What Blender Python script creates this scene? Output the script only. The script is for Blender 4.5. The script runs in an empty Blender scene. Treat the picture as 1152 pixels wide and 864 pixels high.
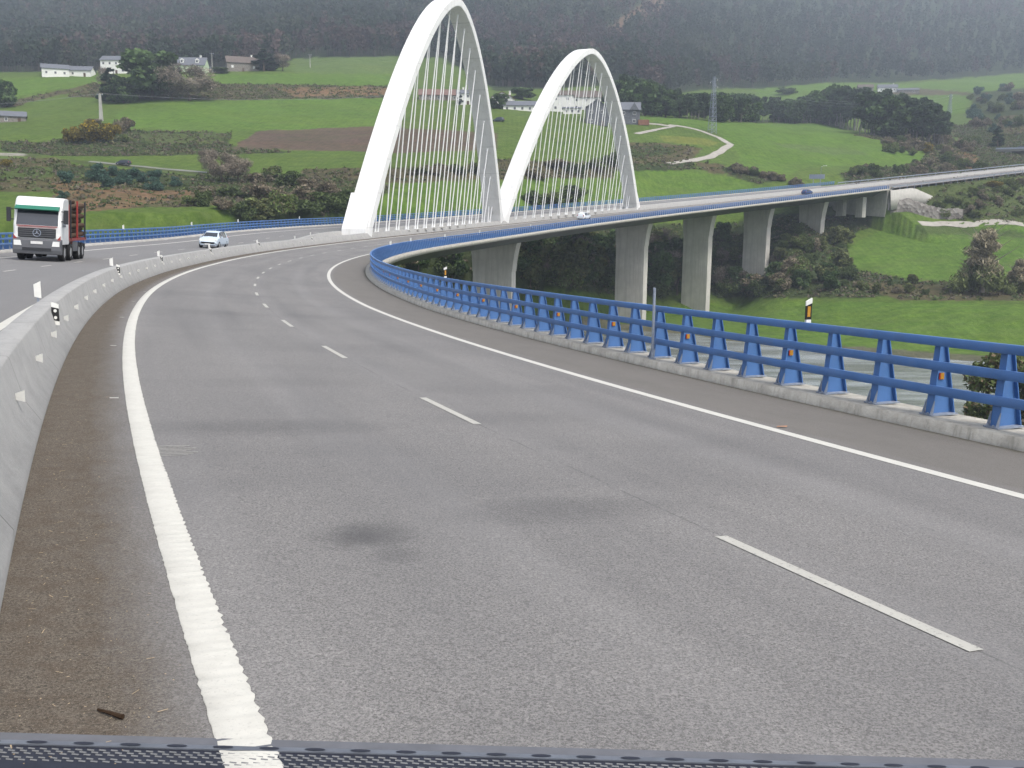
import bpy, math, random
import numpy as np
from mathutils import Matrix, Vector
R = math.radians
rng = np.random.default_rng(7)
random.seed(7)
# ------------------------------------------------------------------ camera, light, exposure
F = 1124.43; PITCH = R(9.789); ROLL = 0.0095
scn = bpy.context.scene
cam = bpy.data.objects.new('camera', bpy.data.cameras.new('camera'))
scn.collection.objects.link(cam); scn.camera = cam
cam.data.sensor_width = 36; cam.data.lens = 36 * F / 1152
cam.data.clip_start = .1; cam.data.clip_end = 9000
cam.matrix_world = Matrix.Rotation(0, 4, 'Z') @ Matrix.Rotation(math.pi/2 - PITCH, 4, 'X') @ Matrix.Rotation(ROLL, 4, 'Z')
w = bpy.data.worlds.new('World'); scn.world = w; w.use_nodes = True
nt = w.node_tree; bg = nt.nodes['Background']
sky = nt.nodes.new('ShaderNodeTexSky'); sky.sky_type = 'NISHITA'; sky.sun_disc = False
SUN_EL, SUN_AZ = 56, 138            # azimuth clockwise from +Y
sky.sun_elevation = R(SUN_EL); sky.sun_rotation = R(SUN_AZ)
sky.air_density = 1.0; sky.dust_density = 4.0; sky.ozone_density = 1.0
hs = nt.nodes.new('ShaderNodeHueSaturation'); hs.inputs['Saturation'].default_value = .55
nt.links.new(sky.outputs[0], hs.inputs['Color']); nt.links.new(hs.outputs[0], bg.inputs['Color'])
bg.inputs['Strength'].default_value = .15
sun = bpy.data.objects.new('sun', bpy.data.lights.new('sun', 'SUN')); scn.collection.objects.link(sun)
sun.data.energy = 1.3; sun.data.angle = R(14); sun.data.color = (1, .95, .88)
d_ = Vector((math.sin(R(SUN_AZ))*math.cos(R(SUN_EL)), math.cos(R(SUN_AZ))*math.cos(R(SUN_EL)), math.sin(R(SUN_EL))))
sun.rotation_euler = d_.to_track_quat('Z', 'Y').to_euler()
scn.view_settings.view_transform = 'Standard'; scn.view_settings.look = 'None'
scn.view_settings.exposure = .98; scn.view_settings.gamma = 1
HAZE = 0.00034

# ------------------------------------------------------------------ helpers
C = scn.collection
def ray(px, py):
    """direction (X/Y, E/Y) through a photo pixel"""
    u, v = px - 576, py - 432
    c, s = math.cos(ROLL), math.sin(ROLL)
    u0, v0 = (u*c + v*s)/F, (-u*s + v*c)/F
    y = math.cos(PITCH) - v0*math.sin(PITCH); e = -math.sin(PITCH) - v0*math.cos(PITCH)
    return u0/y, e/y
def project(X, Y, E):
    zc = Y*np.cos(PITCH) - E*np.sin(PITCH); yc = -E*np.cos(PITCH) - Y*np.sin(PITCH)
    zc = np.where(zc < .1, .1, zc)
    u, v = F*X/zc, F*yc/zc
    return 576 + u*np.cos(ROLL) - v*np.sin(ROLL), 432 + v*np.cos(ROLL) + u*np.sin(ROLL)

class MB:
    def __init__(s): s.v = []; s.f = []; s.uv = None
    def add(s, vs, fs):
        n = len(s.v); s.v += [tuple(v) for v in vs]; s.f += [tuple(i+n for i in f) for f in fs]; return s
    def box(s, c, d, rz=0, taper=1.0, rx=0):
        x, y, z = d[0]/2, d[1]/2, d[2]/2
        vs = [Vector((sx*x*(taper if sz > 0 else 1), sy*y*(taper if sz > 0 else 1), sz*z)) for sz in (-1, 1) for sy in (-1, 1) for sx in (-1, 1)]
        M = Matrix.Rotation(rz, 3, 'Z') @ Matrix.Rotation(rx, 3, 'X')
        return s.add([M @ v + Vector(c) for v in vs], [(0,2,3,1),(4,5,7,6),(0,1,5,4),(2,6,7,3),(0,4,6,2),(1,3,7,5)])
    def tube(s, a, b, r0, r1=None, n=8, cap=True):
        a, b = Vector(a), Vector(b); r1 = r0 if r1 is None else r1
        q = (b-a).to_track_quat('Z', 'Y').to_matrix(); vs = []
        for p, r in ((a, r0), (b, r1)):
            for i in range(n):
                t = 2*math.pi*i/n; vs.append(p + q @ Vector((math.cos(t)*r, math.sin(t)*r, 0)))
        fs = [(i, (i+1) % n, n+(i+1) % n, n+i) for i in range(n)]
        if cap: fs += [tuple(range(n))[::-1], tuple(range(n, 2*n))]
        return s.add(vs, fs)
    def prism(s, pts, axis, a, b):
        """polygon pts (2D) extruded along axis from a to b; axis 'x': pts=(y,z); 'y': (x,z); 'z': (x,y)"""
        def mk(p, t): return {'x': (t, p[0], p[1]), 'y': (p[0], t, p[1]), 'z': (p[0], p[1], t)}[axis]
        n = len(pts); vs = [mk(p, a) for p in pts] + [mk(p, b) for p in pts]
        fs = [(i, (i+1) % n, n+(i+1) % n, n+i) for i in range(n)] + [tuple(range(n))[::-1], tuple(range(n, 2*n))]
        return s.add(vs, fs)
    def build(s, name, m, parent=None, smooth=False, bevel=0, loc=(0, 0, 0)):
        me = bpy.data.meshes.new(name); me.from_pydata(s.v, [], s.f)
        if not smooth: 
            pass
        import bmesh
        bm = bmesh.new(); bm.from_mesh(me); bmesh.ops.recalc_face_normals(bm, faces=bm.faces); bm.to_mesh(me); bm.free()
        me.materials.append(m)
        o = bpy.data.objects.new(name, me); C.objects.link(o); o.location = loc
        if parent is not None: o.parent = parent
        if smooth: me.polygons.foreach_set('use_smooth', [True]*len(me.polygons))
        if bevel:
            b = o.modifiers.new('bevel', 'BEVEL'); b.width = bevel; b.segments = 2; b.limit_method = 'ANGLE'
        return o
def tag(o, label=None, cat=None, group=None, kind=None):
    if label: o['label'] = label
    if cat: o['category'] = cat
    if group: o['group'] = group
    if kind: o['kind'] = kind
    return o
def empty(name, loc, rz=0, label=None, cat=None, group=None):
    o = bpy.data.objects.new(name, None); C.objects.link(o); o.location = loc; o.rotation_euler = (0, 0, rz); o.empty_display_size = .3
    return tag(o, label, cat, group)
def dup(root, loc, rz=0, label=None, group=None, scale=None):
    def cp(o, par):
        c = o.copy(); C.objects.link(c)
        if par is not None: c.parent = par
        for ch in KIDS.get(o.name, []): cp(ch, c)
        return c
    KIDS = {}
    for ch in root.children_recursive: KIDS.setdefault(ch.parent.name, []).append(ch)
    r = cp(root, None); r.location = loc; r.rotation_euler = (0, 0, rz)
    if label: r['label'] = label
    if group: r['group'] = group
    if scale is not None: r.scale = scale
    return r
def npmesh(name, V, Fq, m, col=None, smooth=False):
    me = bpy.data.meshes.new(name); V = np.asarray(V, np.float32); Fq = np.asarray(Fq, np.int32)
    n, k = Fq.shape
    me.vertices.add(len(V)); me.vertices.foreach_set('co', V.ravel())
    me.loops.add(n*k); me.loops.foreach_set('vertex_index', Fq.ravel())
    me.polygons.add(n); me.polygons.foreach_set('loop_start', np.arange(0, n*k, k, dtype=np.int32))
    me.polygons.foreach_set('loop_total', np.full(n, k, np.int32))
    if smooth: me.polygons.foreach_set('use_smooth', np.ones(n, bool))
    if col is not None:
        a = me.color_attributes.new('Col', 'FLOAT_COLOR', 'POINT')
        cc = np.ones((len(V), 4), np.float32); cc[:, :3] = col; a.data.foreach_set('color', cc.ravel())
    me.update(); me.validate()
    for mm in (m if isinstance(m, (list, tuple)) else [m]): me.materials.append(mm)
    return me
def obj(name, me, parent=None):
    o = bpy.data.objects.new(name, me); C.objects.link(o)
    if parent is not None: o.parent = parent
    return o

# ------------------------------------------------------------------ materials
class G:
    """tiny shader-graph helper"""
    def __init__(s, name, rough=.8, spec=.3, metal=0.):
        s.m = bpy.data.materials.new(name); s.m.use_nodes = True; s.t = s.m.node_tree
        s.b = s.t.nodes['Principled BSDF']; s.b.inputs['Roughness'].default_value = rough
        s.b.inputs['Specular IOR Level'].default_value = spec; s.b.inputs['Metallic'].default_value = metal
    def n(s, ty, **k):
        x = s.t.nodes.new(ty)
        for a, v in k.items(): setattr(x, a, v)
        return x
    def l(s, a, b): s.t.links.new(a, b)
    def coord(s, kind='Object'):
        if kind == 'World': return s.n('ShaderNodeNewGeometry').outputs['Position']
        return s.n('ShaderNodeTexCoord').outputs[kind]
    def map(s, v, scale=(1, 1, 1), loc=(0, 0, 0)):
        x = s.n('ShaderNodeMapping'); s.l(v, x.inputs['Vector']); x.inputs['Scale'].default_value = scale; x.inputs['Location'].default_value = loc
        return x.outputs[0]
    def noise(s, v, scale, detail=4, rough=.6, dist=0.):
        x = s.n('ShaderNodeTexNoise'); s.l(v, x.inputs['Vector']); x.inputs['Scale'].default_value = scale
        x.inputs['Detail'].default_value = detail; x.inputs['Roughness'].default_value = rough; x.inputs['Distortion'].default_value = dist
        return x.outputs['Fac']
    def ramp(s, f, a, b, va=0., vb=1.):
        x = s.n('ShaderNodeMapRange'); x.clamp = True; s.l(f, x.inputs['Value'])
        for i, q in zip(('From Min', 'From Max', 'To Min', 'To Max'), (a, b, va, vb)): x.inputs[i].default_value = q
        return x.outputs[0]
    def math(s, op, a, b=None):
        x = s.n('ShaderNodeMath', operation=op)
        for i, q in enumerate((a, b)):
            if q is None: continue
            if isinstance(q, (int, float)): x.inputs[i].default_value = q
            else: s.l(q, x.inputs[i])
        return x.outputs[0]
    def mix(s, f, a, b, mode='MIX'):
        x = s.n('ShaderNodeMix', data_type='RGBA', blend_type=mode)
        for i, q in ((0, f), (6, a), (7, b)):
            if isinstance(q, (int, float)): x.inputs[i].default_value = q
            elif isinstance(q, tuple): x.inputs[i].default_value = (*q, 1)
            else: s.l(q, x.inputs[i])
        return x.outputs[2]
    def col(s, c):
        if isinstance(c, tuple): s.b.inputs['Base Color'].default_value = (*c, 1)
        else: s.l(c, s.b.inputs['Base Color'])
    def bump(s, h, dist=.01, st=1.):
        x = s.n('ShaderNodeBump'); s.l(h, x.inputs['Height']); x.inputs['Distance'].default_value = dist; x.inputs['Strength'].default_value = st
        s.l(x.outputs[0], s.b.inputs['Normal'])
def simple(name, c, rough=.6, spec=.3, var=.12, scale=3., metal=0., dirt=None, kind='Object'):
    g = G(name, rough, spec, metal); v = g.coord(kind)
    c2 = tuple(x*(1-var*2) for x in c)
    k = g.mix(g.ramp(g.noise(v, scale, 5), .3, .75), c, c2)
    if dirt: k = g.mix(g.ramp(g.noise(v, scale*.35, 6, .7), .5, .75, 0, dirt[1]), k, dirt[0])
    g.col(k); return g.m
M = {}
M['blue'] = simple('blue_paint', (.080, .185, .42), .45, .4, .10, 2.5, dirt=((.14, .17, .22), .5))
M['galv'] = simple('galvanised', (.27, .31, .38), .5, .5, .2, 12.)
M['white_paint'] = simple('white_steel', (.74, .745, .74), .5, .35, .04, .3, dirt=((.52, .52, .50), .35))
M['white'] = simple('white_plastic', (.72, .72, .68), .5, .4, .06, 9.)
M['black'] = simple('black_plastic', (.02, .02, .022), .5)
M['amber'] = simple('amber_reflector', (.44, .22, .03), .35, .5, .05)
M['redref'] = simple('red_reflector', (.45, .05, .03), .35, .5, .05)
M['rubber'] = simple('rubber', (.02, .02, .022), .7)
M['glass'] = simple('dark_glass', (.03, .035, .045), .08, .8, .1)
M['shield'] = simple('windscreen', (.10, .12, .14), .1, .8, .2, 1.5)
M['wood'] = simple('bark', (.12, .08, .055), .9, .1, .3, 4.)
M['logend'] = simple('cut_wood', (.42, .22, .10), .9, .1, .2, 6.)
M['trunk'] = simple('trunk_bark', (.13, .105, .08), .95, .1, .3, 2.)
M['ptrunk'] = simple('pale_trunk_bark', (.26, .24, .21), .95, .1, .3, 2.)
M['twig'] = simple('twig_litter', (.05, .032, .02), .9, .1, .2, 20.)

g = G('white_arch_steel', .5, .35); w_ = g.coord('World')
c = g.mix(g.ramp(g.noise(w_, .25, 5, .65), .4, .7, 0, .5), (.75, .75, .735), (.66, .665, .65))
c = g.mix(g.ramp(g.noise(g.map(w_, (1.6, 1.6, .07)), 1., 6, .75), .5, .72, 0, .55), c, (.50, .49, .46))
fz = g.n('ShaderNodeSeparateXYZ'); g.l(w_, fz.inputs[0]); fm = g.math('ABSOLUTE', g.math('SUBTRACT', g.math('FRACT', g.math('MULTIPLY', fz.outputs[2], .22)), .5)); c = g.mix(g.ramp(fm, .006, .014, .5, 0), c, (.45, .45, .44))
g.col(c); M['arch'] = g.m
def concrete(name, c, stain=.5, kind='Object', streak=True, sc=1.):
    g = G(name, .9, .2); v = g.coord(kind)
    a = g.mix(g.ramp(g.noise(v, .6*sc, 6, .65), .35, .7), tuple(x*.78 for x in c), c)
    if streak:
        st = g.noise(g.map(v, (2.5*sc, 2.5*sc, .18*sc)), 1., 6, .7)
        a = g.mix(g.ramp(st, .45, .75, 0, stain), a, tuple(x*.5 for x in c))
    a = g.mix(g.ramp(g.noise(v, 40*sc, 3), .3, .7, 0, .25), a, tuple(x*.7 for x in c))
    g.col(a); g.bump(g.noise(v, 25*sc, 5), .01, .4); return g.m
M['pier'] = concrete('pier_concrete', (.58, .56, .51), .7, sc=.6)
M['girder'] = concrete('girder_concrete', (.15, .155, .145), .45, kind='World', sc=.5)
M['fascia'] = concrete('fascia_concrete', (.44, .43, .40), .4, kind='World', sc=1.)
M['abut'] = concrete('abutment_concrete', (.46, .45, .41), .8, sc=1.4)

# ------------------------------------------------------------------ alignment of the road
SK = [0, 30, 60, 100, 140, 180, 230, 280, 330, 400, 480, 700]
KK = [.0036, .00456, .00489, .00463, .00382, .0034, .00336, .0032, .00249, .00201, .00176, .001]
KG = [-.0327, -.02332, -.01458, -.0048, .01065, .03037, .04682, .06142, .07592, .09326, .105, .10]
KB = [.05868, .073, .05206, .05789, .07172, .06955, .06403, .06154, .05831, .04861, .03593, .03]
DS = .5
SS = np.arange(-60, 700, DS)
k_, g_, b_ = (np.interp(SS, SK, q) for q in (KK, KG, KB))
i0 = int(np.searchsorted(SS, 0))
cum = lambda q: np.concatenate([[0], np.cumsum((q[1:]+q[:-1])/2*DS)])
TH = cum(k_); TH = TH - TH[i0] - .41526
AX = cum(np.sin(TH)); AX += 1.9113 - AX[i0]
AY = cum(np.cos(TH)); AY += 5.8033 - AY[i0]
AE = cum(g_); AE += -2.2139 - AE[i0]
def P(s, u, h=0.):
    th = np.interp(s, SS, TH)
    x = np.interp(s, SS, AX) + u*np.cos(th); y = np.interp(s, SS, AY) - u*np.sin(th)
    return np.stack([x, y, np.interp(s, SS, AE) - np.interp(s, SS, b_)*u + h], -1)
def heading(s): return float(np.interp(s, SS, TH))
def pix2su(px, py, h=0., lo=-10, hi=400, ulo=-22, uhi=8):
    """road coordinates of the surface point (height h over it) seen at a photo pixel"""
    kx, ke = ray(px, py); best = None
    s = np.arange(lo, hi, .5); s = s[:, None]; u = np.arange(ulo, uhi, .25)[None, :]
    s, u = np.broadcast_arrays(s, u); p = P(s, u, h); X, Y = project(p[..., 0], p[..., 1], p[..., 2])
    dd = np.where(p[..., 1] > 1, (X-px)**2 + (Y-py)**2, 1e9); i = np.unravel_index(dd.argmin(), dd.shape)
    s0, u0 = s[i], u[i]
    s = s0 + np.linspace(-.5, .5, 41)[:, None]; u = u0 + np.linspace(-.3, .3, 41)[None, :]
    s, u = np.broadcast_arrays(s, u); p = P(s, u, h); X, Y = project(p[..., 0], p[..., 1], p[..., 2])
    dd = (X-px)**2 + (Y-py)**2; i = np.unravel_index(dd.argmin(), dd.shape)
    return float(s[i]), float(u[i])
S_AB = 374.
def smooth(s, a, b): t = np.clip((s-a)/(b-a), 0, 1); return t*t*(3-2*t)
def uF(s): return -16.39 - 2.7*smooth(s, 85, 128)       # outer railing of the far carriageway
def uO(s): return -5.03 - 3.5*smooth(s, 95, 127)        # road-side top of the far barrier
def ribbon(name, s0, s1, prof, m, parent=None, step=1., close=False, smooth_=True, smesh=None):
    """prof: list of (u, h); u may be a function of s. UV = (u, s) in metres"""
    s = np.arange(s0, s1+1e-6, step) if smesh is None else smesh
    rows = []; us = []
    for (u, h) in prof:
        uu = u(s) if callable(u) else np.full_like(s, float(u)); hh = h(s) if callable(h) else np.full_like(s, float(h))
        rows.append(P(s, uu, hh)); us.append(uu)
    V = np.stack(rows, 1); n, k = V.shape[:2]; base = (np.arange(n-1)*k)[:, None]
    js = np.arange(k if close else k-1)[None, :]; j2 = (js+1) % k
    Fq = np.stack([base+js, base+j2, base+k+j2, base+k+js], -1).reshape(-1, 4)
    me = npmesh(name, V.reshape(-1, 3), Fq, m, smooth=False)
    uvl = me.uv_layers.new(name='UVMap'); uvv = np.stack([np.stack(us, 1).ravel(), np.repeat(s, k)], -1)
    uvl.data.foreach_set('uv', uvv[Fq.ravel()].astype(np.float32).ravel())
    o = obj(name, me, parent)
    if parent is not None: o.location = -Vector(parent.location)
    return o

# road materials ------------------------------------------------------
stain1 = P(*pix2su(398, 604)); SEAM_U = pix2su(640, 525)[1]; print('seam', SEAM_U, pix2su(740, 572))
STAINS = [(*pix2su(px, py)[::-1], ru, rs_, am) for px, py, ru, rs_, am in ((300, 480, 1.5, .5, .30), (420, 600, .28, .3, .45), (650, 572, 1.0, .4, .32), (445, 625, .18, .22, .3), (240, 352, 1.1, 1.3, .18), (560, 470, 1.2, .5, .18), (330, 430, 1.3, .6, .14), (800, 500, 1.0, .5, .12))]
def asphalt(name, own=True):
    g = G(name, .85, .25); uv = g.coord('UV'); w_ = g.coord('World')
    sep = g.n('ShaderNodeSeparateXYZ'); g.l(uv, sep.inputs[0]); U, S_ = sep.outputs[0], sep.outputs[1]
    base = g.mix(g.ramp(g.noise(w_, 62, 3, .9), .40, .60), (.090, .086, .082), (.272, .263, .252))
    base = g.mix(g.ramp(g.noise(w_, 130, 2, .8), .56, .66, 0, .65), base, (.41, .39, .36))
    base = g.mix(g.ramp(g.noise(w_, 17, 4, .8), .35, .65, 0, .35), base, (.12, .118, .118))
    big = g.noise(g.map(uv, (.5, .12, 1)), 1., 5, .6)
    base = g.mix(g.ramp(big, .35, .65, 0, .35), base, (.10, .10, .102), 'MIX')
    if own:
        # long darker wheel smears
        tr = g.noise(g.map(uv, (1.1, .05, 1), (3, 2, 0)), 1., 3, .5)
        base = g.mix(g.ramp(tr, .5, .68, 0, .22), base, (.075, .075, .078))
        cross = g.noise(g.map(uv, (.13, .35, 1), (7, 1.3, 0)), 1., 4, .55)
        base = g.mix(g.ramp(cross, .53, .66, 0, .16), base, (.07, .07, .073))
        wt_ = g.math('SINE', g.math('MULTIPLY', g.math('ADD', U, .35), 3.49)); base = g.mix(g.math('MULTIPLY', g.ramp(wt_, 0., 1., 0, .16), g.ramp(g.noise(g.map(uv, (.8, .08, 1)), 1., 4), .35, .6)), base, (.27, .265, .26))
        seam = g.math('ABSOLUTE', g.math('SUBTRACT', g.math('ADD', U, g.math('MULTIPLY', g.noise(w_, 5, 5, .7), .05)), SEAM_U+.025))
        base = g.mix(g.math('MULTIPLY', g.ramp(seam, .004, .014, .45, 0), g.ramp(g.noise(w_, 1.3, 4), .42, .58)), base, (.045, .045, .045))
        # an oily blotch
        vm = g.n('ShaderNodeVectorMath', operation='DISTANCE'); g.l(w_, vm.inputs[0]); vm.inputs[1].default_value = tuple(stain1)
        dd = g.math('ADD', vm.outputs['Value'], g.math('MULTIPLY', g.noise(w_, 3.5, 5, .7), .55))
        base = g.mix(g.ramp(dd, .30, .62, .55, 0), base, (.055, .054, .055))
        for (bx_, by_, ru, rs_, am) in STAINS:
            sc_ = g.map(uv, (1/ru, 1/rs_, 0), (-bx_/ru, -by_/rs_, 0)); ln = g.n('ShaderNodeVectorMath', operation='LENGTH'); g.l(sc_, ln.inputs[0])
            ds_ = g.math('ADD', ln.outputs['Value'], g.math('MULTIPLY', g.noise(w_, 2.2, 6, .75), 1.1))
            base = g.mix(g.ramp(ds_, .95, 1.75, am, 0), base, (.06, .06, .062))
        # old dusty shoulder on the right
        edge = g.math('ADD', U, g.math('MULTIPLY', g.noise(w_, 1.5, 4), .3))
        sh = g.ramp(edge, 3.75, 4.1)
        fine = g.mix(g.ramp(g.noise(w_, 120, 2, .8), .3, .7), (.09, .084, .075), (.20, .188, .172))
        fine = g.mix(g.ramp(g.noise(g.map(uv, (1, .4, 1)), 1.3, 5, .7), .4, .7, 0, .4), fine, (.10, .095, .085))
        base = g.mix(sh, base, fine)
        # moss and grit against the kerb
        mk = g.ramp(g.math('ADD', U, g.math('MULTIPLY', g.noise(w_, 6, 5, .7), .22)), 5.78, 5.92, 0, .75)
        base = g.mix(mk, base, (.06, .055, .038))
        # brown dirt collected along the barrier
        dn = g.math('ADD', U, g.math('MULTIPLY', g.noise(g.map(uv, (2, .6, 1)), 2., 6, .7), .42))
        dm = g.ramp(dn, -3.86, -3.42, 1, 0)
        dirt = g.mix(g.ramp(g.noise(w_, 70, 4, .9), .40, .60), (.026, .021, .015), (.15, .125, .095))
        dirt = g.mix(g.ramp(g.noise(w_, 5, 6, .8), .45, .6, 0, .6), dirt, (.060, .042, .026))
        dirt = g.mix(g.ramp(g.noise(w_, 210, 1, .8), .64, .70, 0, .7), dirt, (.36, .31, .24))
        base = g.mix(g.math('MULTIPLY', dm, .92), base, dirt)
    else:
        base = g.mix(.45, base, (.17, .17, .17))
    g.col(base); g.bump(g.noise(w_, 110, 3, .8), .006, .6); return g.m
def paintmat(name, worn=.35, sc=60, br=1.):
    g = G(name, .6, .3); w_ = g.coord('World')
    c = g.mix(g.ramp(g.noise(w_, 7, 5, .7), .4, .7, 0, .35), tuple(x*br for x in (.52, .51, .46)), tuple(x*br for x in (.38, .37, .33)))
    c = g.mix(g.ramp(g.noise(w_, sc, 4, .85), .56, .66, 0, worn), c, (.2, .2, .19)); g.col(c); return g.m
M['asph'] = asphalt('asphalt'); M['asph2'] = asphalt('asphalt_far_carriageway', False)
M['line'] = paintmat('road_paint'); M['dash'] = paintmat('worn_road_paint', .95, 30, .78); M['dash'].node_tree.nodes['Principled BSDF'].inputs['Specular IOR Level'].default_value = .1
M['kerb'] = None
g = G('kerb_concrete', .9, .2); w_ = g.coord('World')
c = g.mix(g.ramp(g.noise(w_, 3, 6, .7), .35, .7), (.30, .285, .25), (.47, .45, .40))
c = g.mix(g.ramp(g.noise(g.map(w_, (6, 6, 1)), 1.5, 6, .7), .5, .72, 0, .6), c, (.14, .135, .11))
uvk = g.coord('UV'); sp = g.n('ShaderNodeSeparateXYZ'); g.l(uvk, sp.inputs[0])
mo = g.ramp(g.math('ADD', sp.outputs[0], g.math('MULTIPLY', g.noise(w_, 9, 5, .7), .03)), 5.822, 5.842, .75, 0)
c = g.mix(mo, c, (.11, .11, .075)); g.col(c); g.bump(g.noise(w_, 18, 6, .7), .02, .7); M['kerb'] = g.m
g = G('barrier_concrete', .88, .2); w_ = g.coord('World'); uvk = g.coord('UV')
c = g.mix(g.ramp(g.noise(w_, 1.6, 6, .7), .35, .7), (.30, .298, .288), (.37, .366, .35))
c = g.mix(g.ramp(g.noise(g.map(uvk, (9, 1.2, 1)), 1., 6, .75, .6), .5, .7, 0, .28), c, (.19, .188, .18))
jt = g.n('ShaderNodeSeparateXYZ'); g.l(uvk, jt.inputs[0]); jm = g.math('ABSOLUTE', g.math('SUBTRACT', g.math('FRACT', g.math('MULTIPLY', jt.outputs[1], .25)), .5)); c = g.mix(g.ramp(jm, .0015, .004, .7, 0), c, (.10, .10, .095))
c = g.mix(g.ramp(g.noise(w_, 45, 4, .8), .4, .7, 0, .3), c, (.2, .2, .19)); g.col(c); g.bump(g.noise(w_, 14, 6, .7), .015, .5); M['barrier'] = g.m

# ------------------------------------------------------------------ setting: road surfaces and painted lines
tag(ribbon('road', -50, 640, [(-4.7, 0), (-3.6, 0), (-1.8, 0), (0, 0), (1.8, 0), (3.6, 0), (5.84, 0)], M['asph'], step=1), kind='structure')
tag(ribbon('road_far_carriageway', -50, 640, [(lambda s: uF(s)+.25, .0), (-12, 0), (-8.9, 0), (lambda s: uO(s)-.1, 0)], M['asph2'], step=1), kind='structure')
tag(ribbon('median_ground', 120, 640, [(lambda s: uO(s)-.05, .02), (lambda s: uO(s)+.4, .05), (-4.9, .05)], M['fascia'], step=2), kind='structure')
# left edge line: raised transverse ribs
sm = np.concatenate([np.arange(-3, 22, .033), np.arange(22, 640, 1.)])
ph = (np.arange(len(sm)) % 3 == 0) & (sm < 22)
jag = np.where(ph, .0, .009) + rng.normal(0, .004, len(sm))*(sm < 22)
hr = np.where(ph, .0055, .009)
o = ribbon('edge_line', 0, 0, [(lambda s: -3.70-.0*s + rng.normal(0, .002, len(s)), lambda s: hr*0+.003), (lambda s: -3.695+.0*s, lambda s: hr), (lambda s: -3.515+jag, lambda s: hr), (lambda s: -3.508+jag, lambda s: hr*0+.003)], M['line'], smesh=sm)
tag(o, kind='structure')
tag(ribbon('edge_line', -3, 640, [(3.52, .004), (3.70, .004)], M['line'], step=1), kind='structure')
tag(ribbon('edge_line', -20, 640, [(lambda s: uF(s)+2.35, .004), (lambda s: uF(s)+2.55, .004)], M['line'], step=1), kind='structure')
tag(ribbon('edge_line', -20, 640, [(lambda s: uO(s)-1.05, .004), (lambda s: uO(s)-.85, .004)], M['line'], step=1), kind='structure')
def dashes(name, lst, u, m, wd=.1):
    V = []; Fq = []
    for a, b in lst:
        s = np.linspace(a, b, 5)
        l, r = P(s, u(s)-wd/2 if callable(u) else u-wd/2, .005), P(s, u(s)+wd/2 if callable(u) else u+wd/2, .005)
        n = len(V)
        for i in range(5): V += [l[i], r[i]]
        Fq += [(n+2*i, n+2*i+1, n+2*i+3, n+2*i+2) for i in range(4)]
    return tag(obj(name, npmesh(name, V, Fq, m)), kind='structure')
dl = [(-1.13, 1.06), (5.85, 7.95), (12.83, 15.0), (19.63, 21.7), (26.5, 28.3)]
dl += [(c-.95, c+.95) for c in (33.8, 40.4, 47.2, 53.1, 59.1, 65.3, 71.6, 78, 84.2, 90.5)] + [(97+6.5*i, 98.9+6.5*i) for i in range(60)]
dashes('lane_line', dl, 0, M['dash'])
dashes('lane_line', [(-12+6.5*i, -10+6.5*i) for i in range(90)], lambda s: (uF(s)+2.45+uO(s)-.95)/2, M['dash'], .12)
# scraped white hatch beside the edge line, small worn marks in the dirt
s0, u0 = pix2su(196, 507)
hv = []; 
mbh = MB()
for i in range(8):
    a = P(s0-.22+i*.062, u0-.16, .004); b = P(s0-.22+i*.062, u0+.10+.05*(i % 3), .004); t = P(s0-.22+i*.062+.014, u0+.10+.05*(i % 3), .004); q = P(s0-.22+i*.062+.014, u0-.16, .004)
    mbh.add([a, b, t, q], [(0, 1, 2, 3)])
tag(mbh.build('paint_scrape', M['dash']), kind='structure')
mbh = MB()
for (px, py) in ((128, 448), (128, 389), (137, 357), (150, 339), (163, 328)):
    s1, u1 = pix2su(px, py)
    mbh.add([P(s1-.03, u1-.05, .004), P(s1-.03, u1+.05, .004), P(s1+.05, u1+.05, .004), P(s1+.05, u1-.05, .004)], [(0, 1, 2, 3)])
tag(mbh.build('road_marks', M['dash']), kind='structure')

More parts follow.
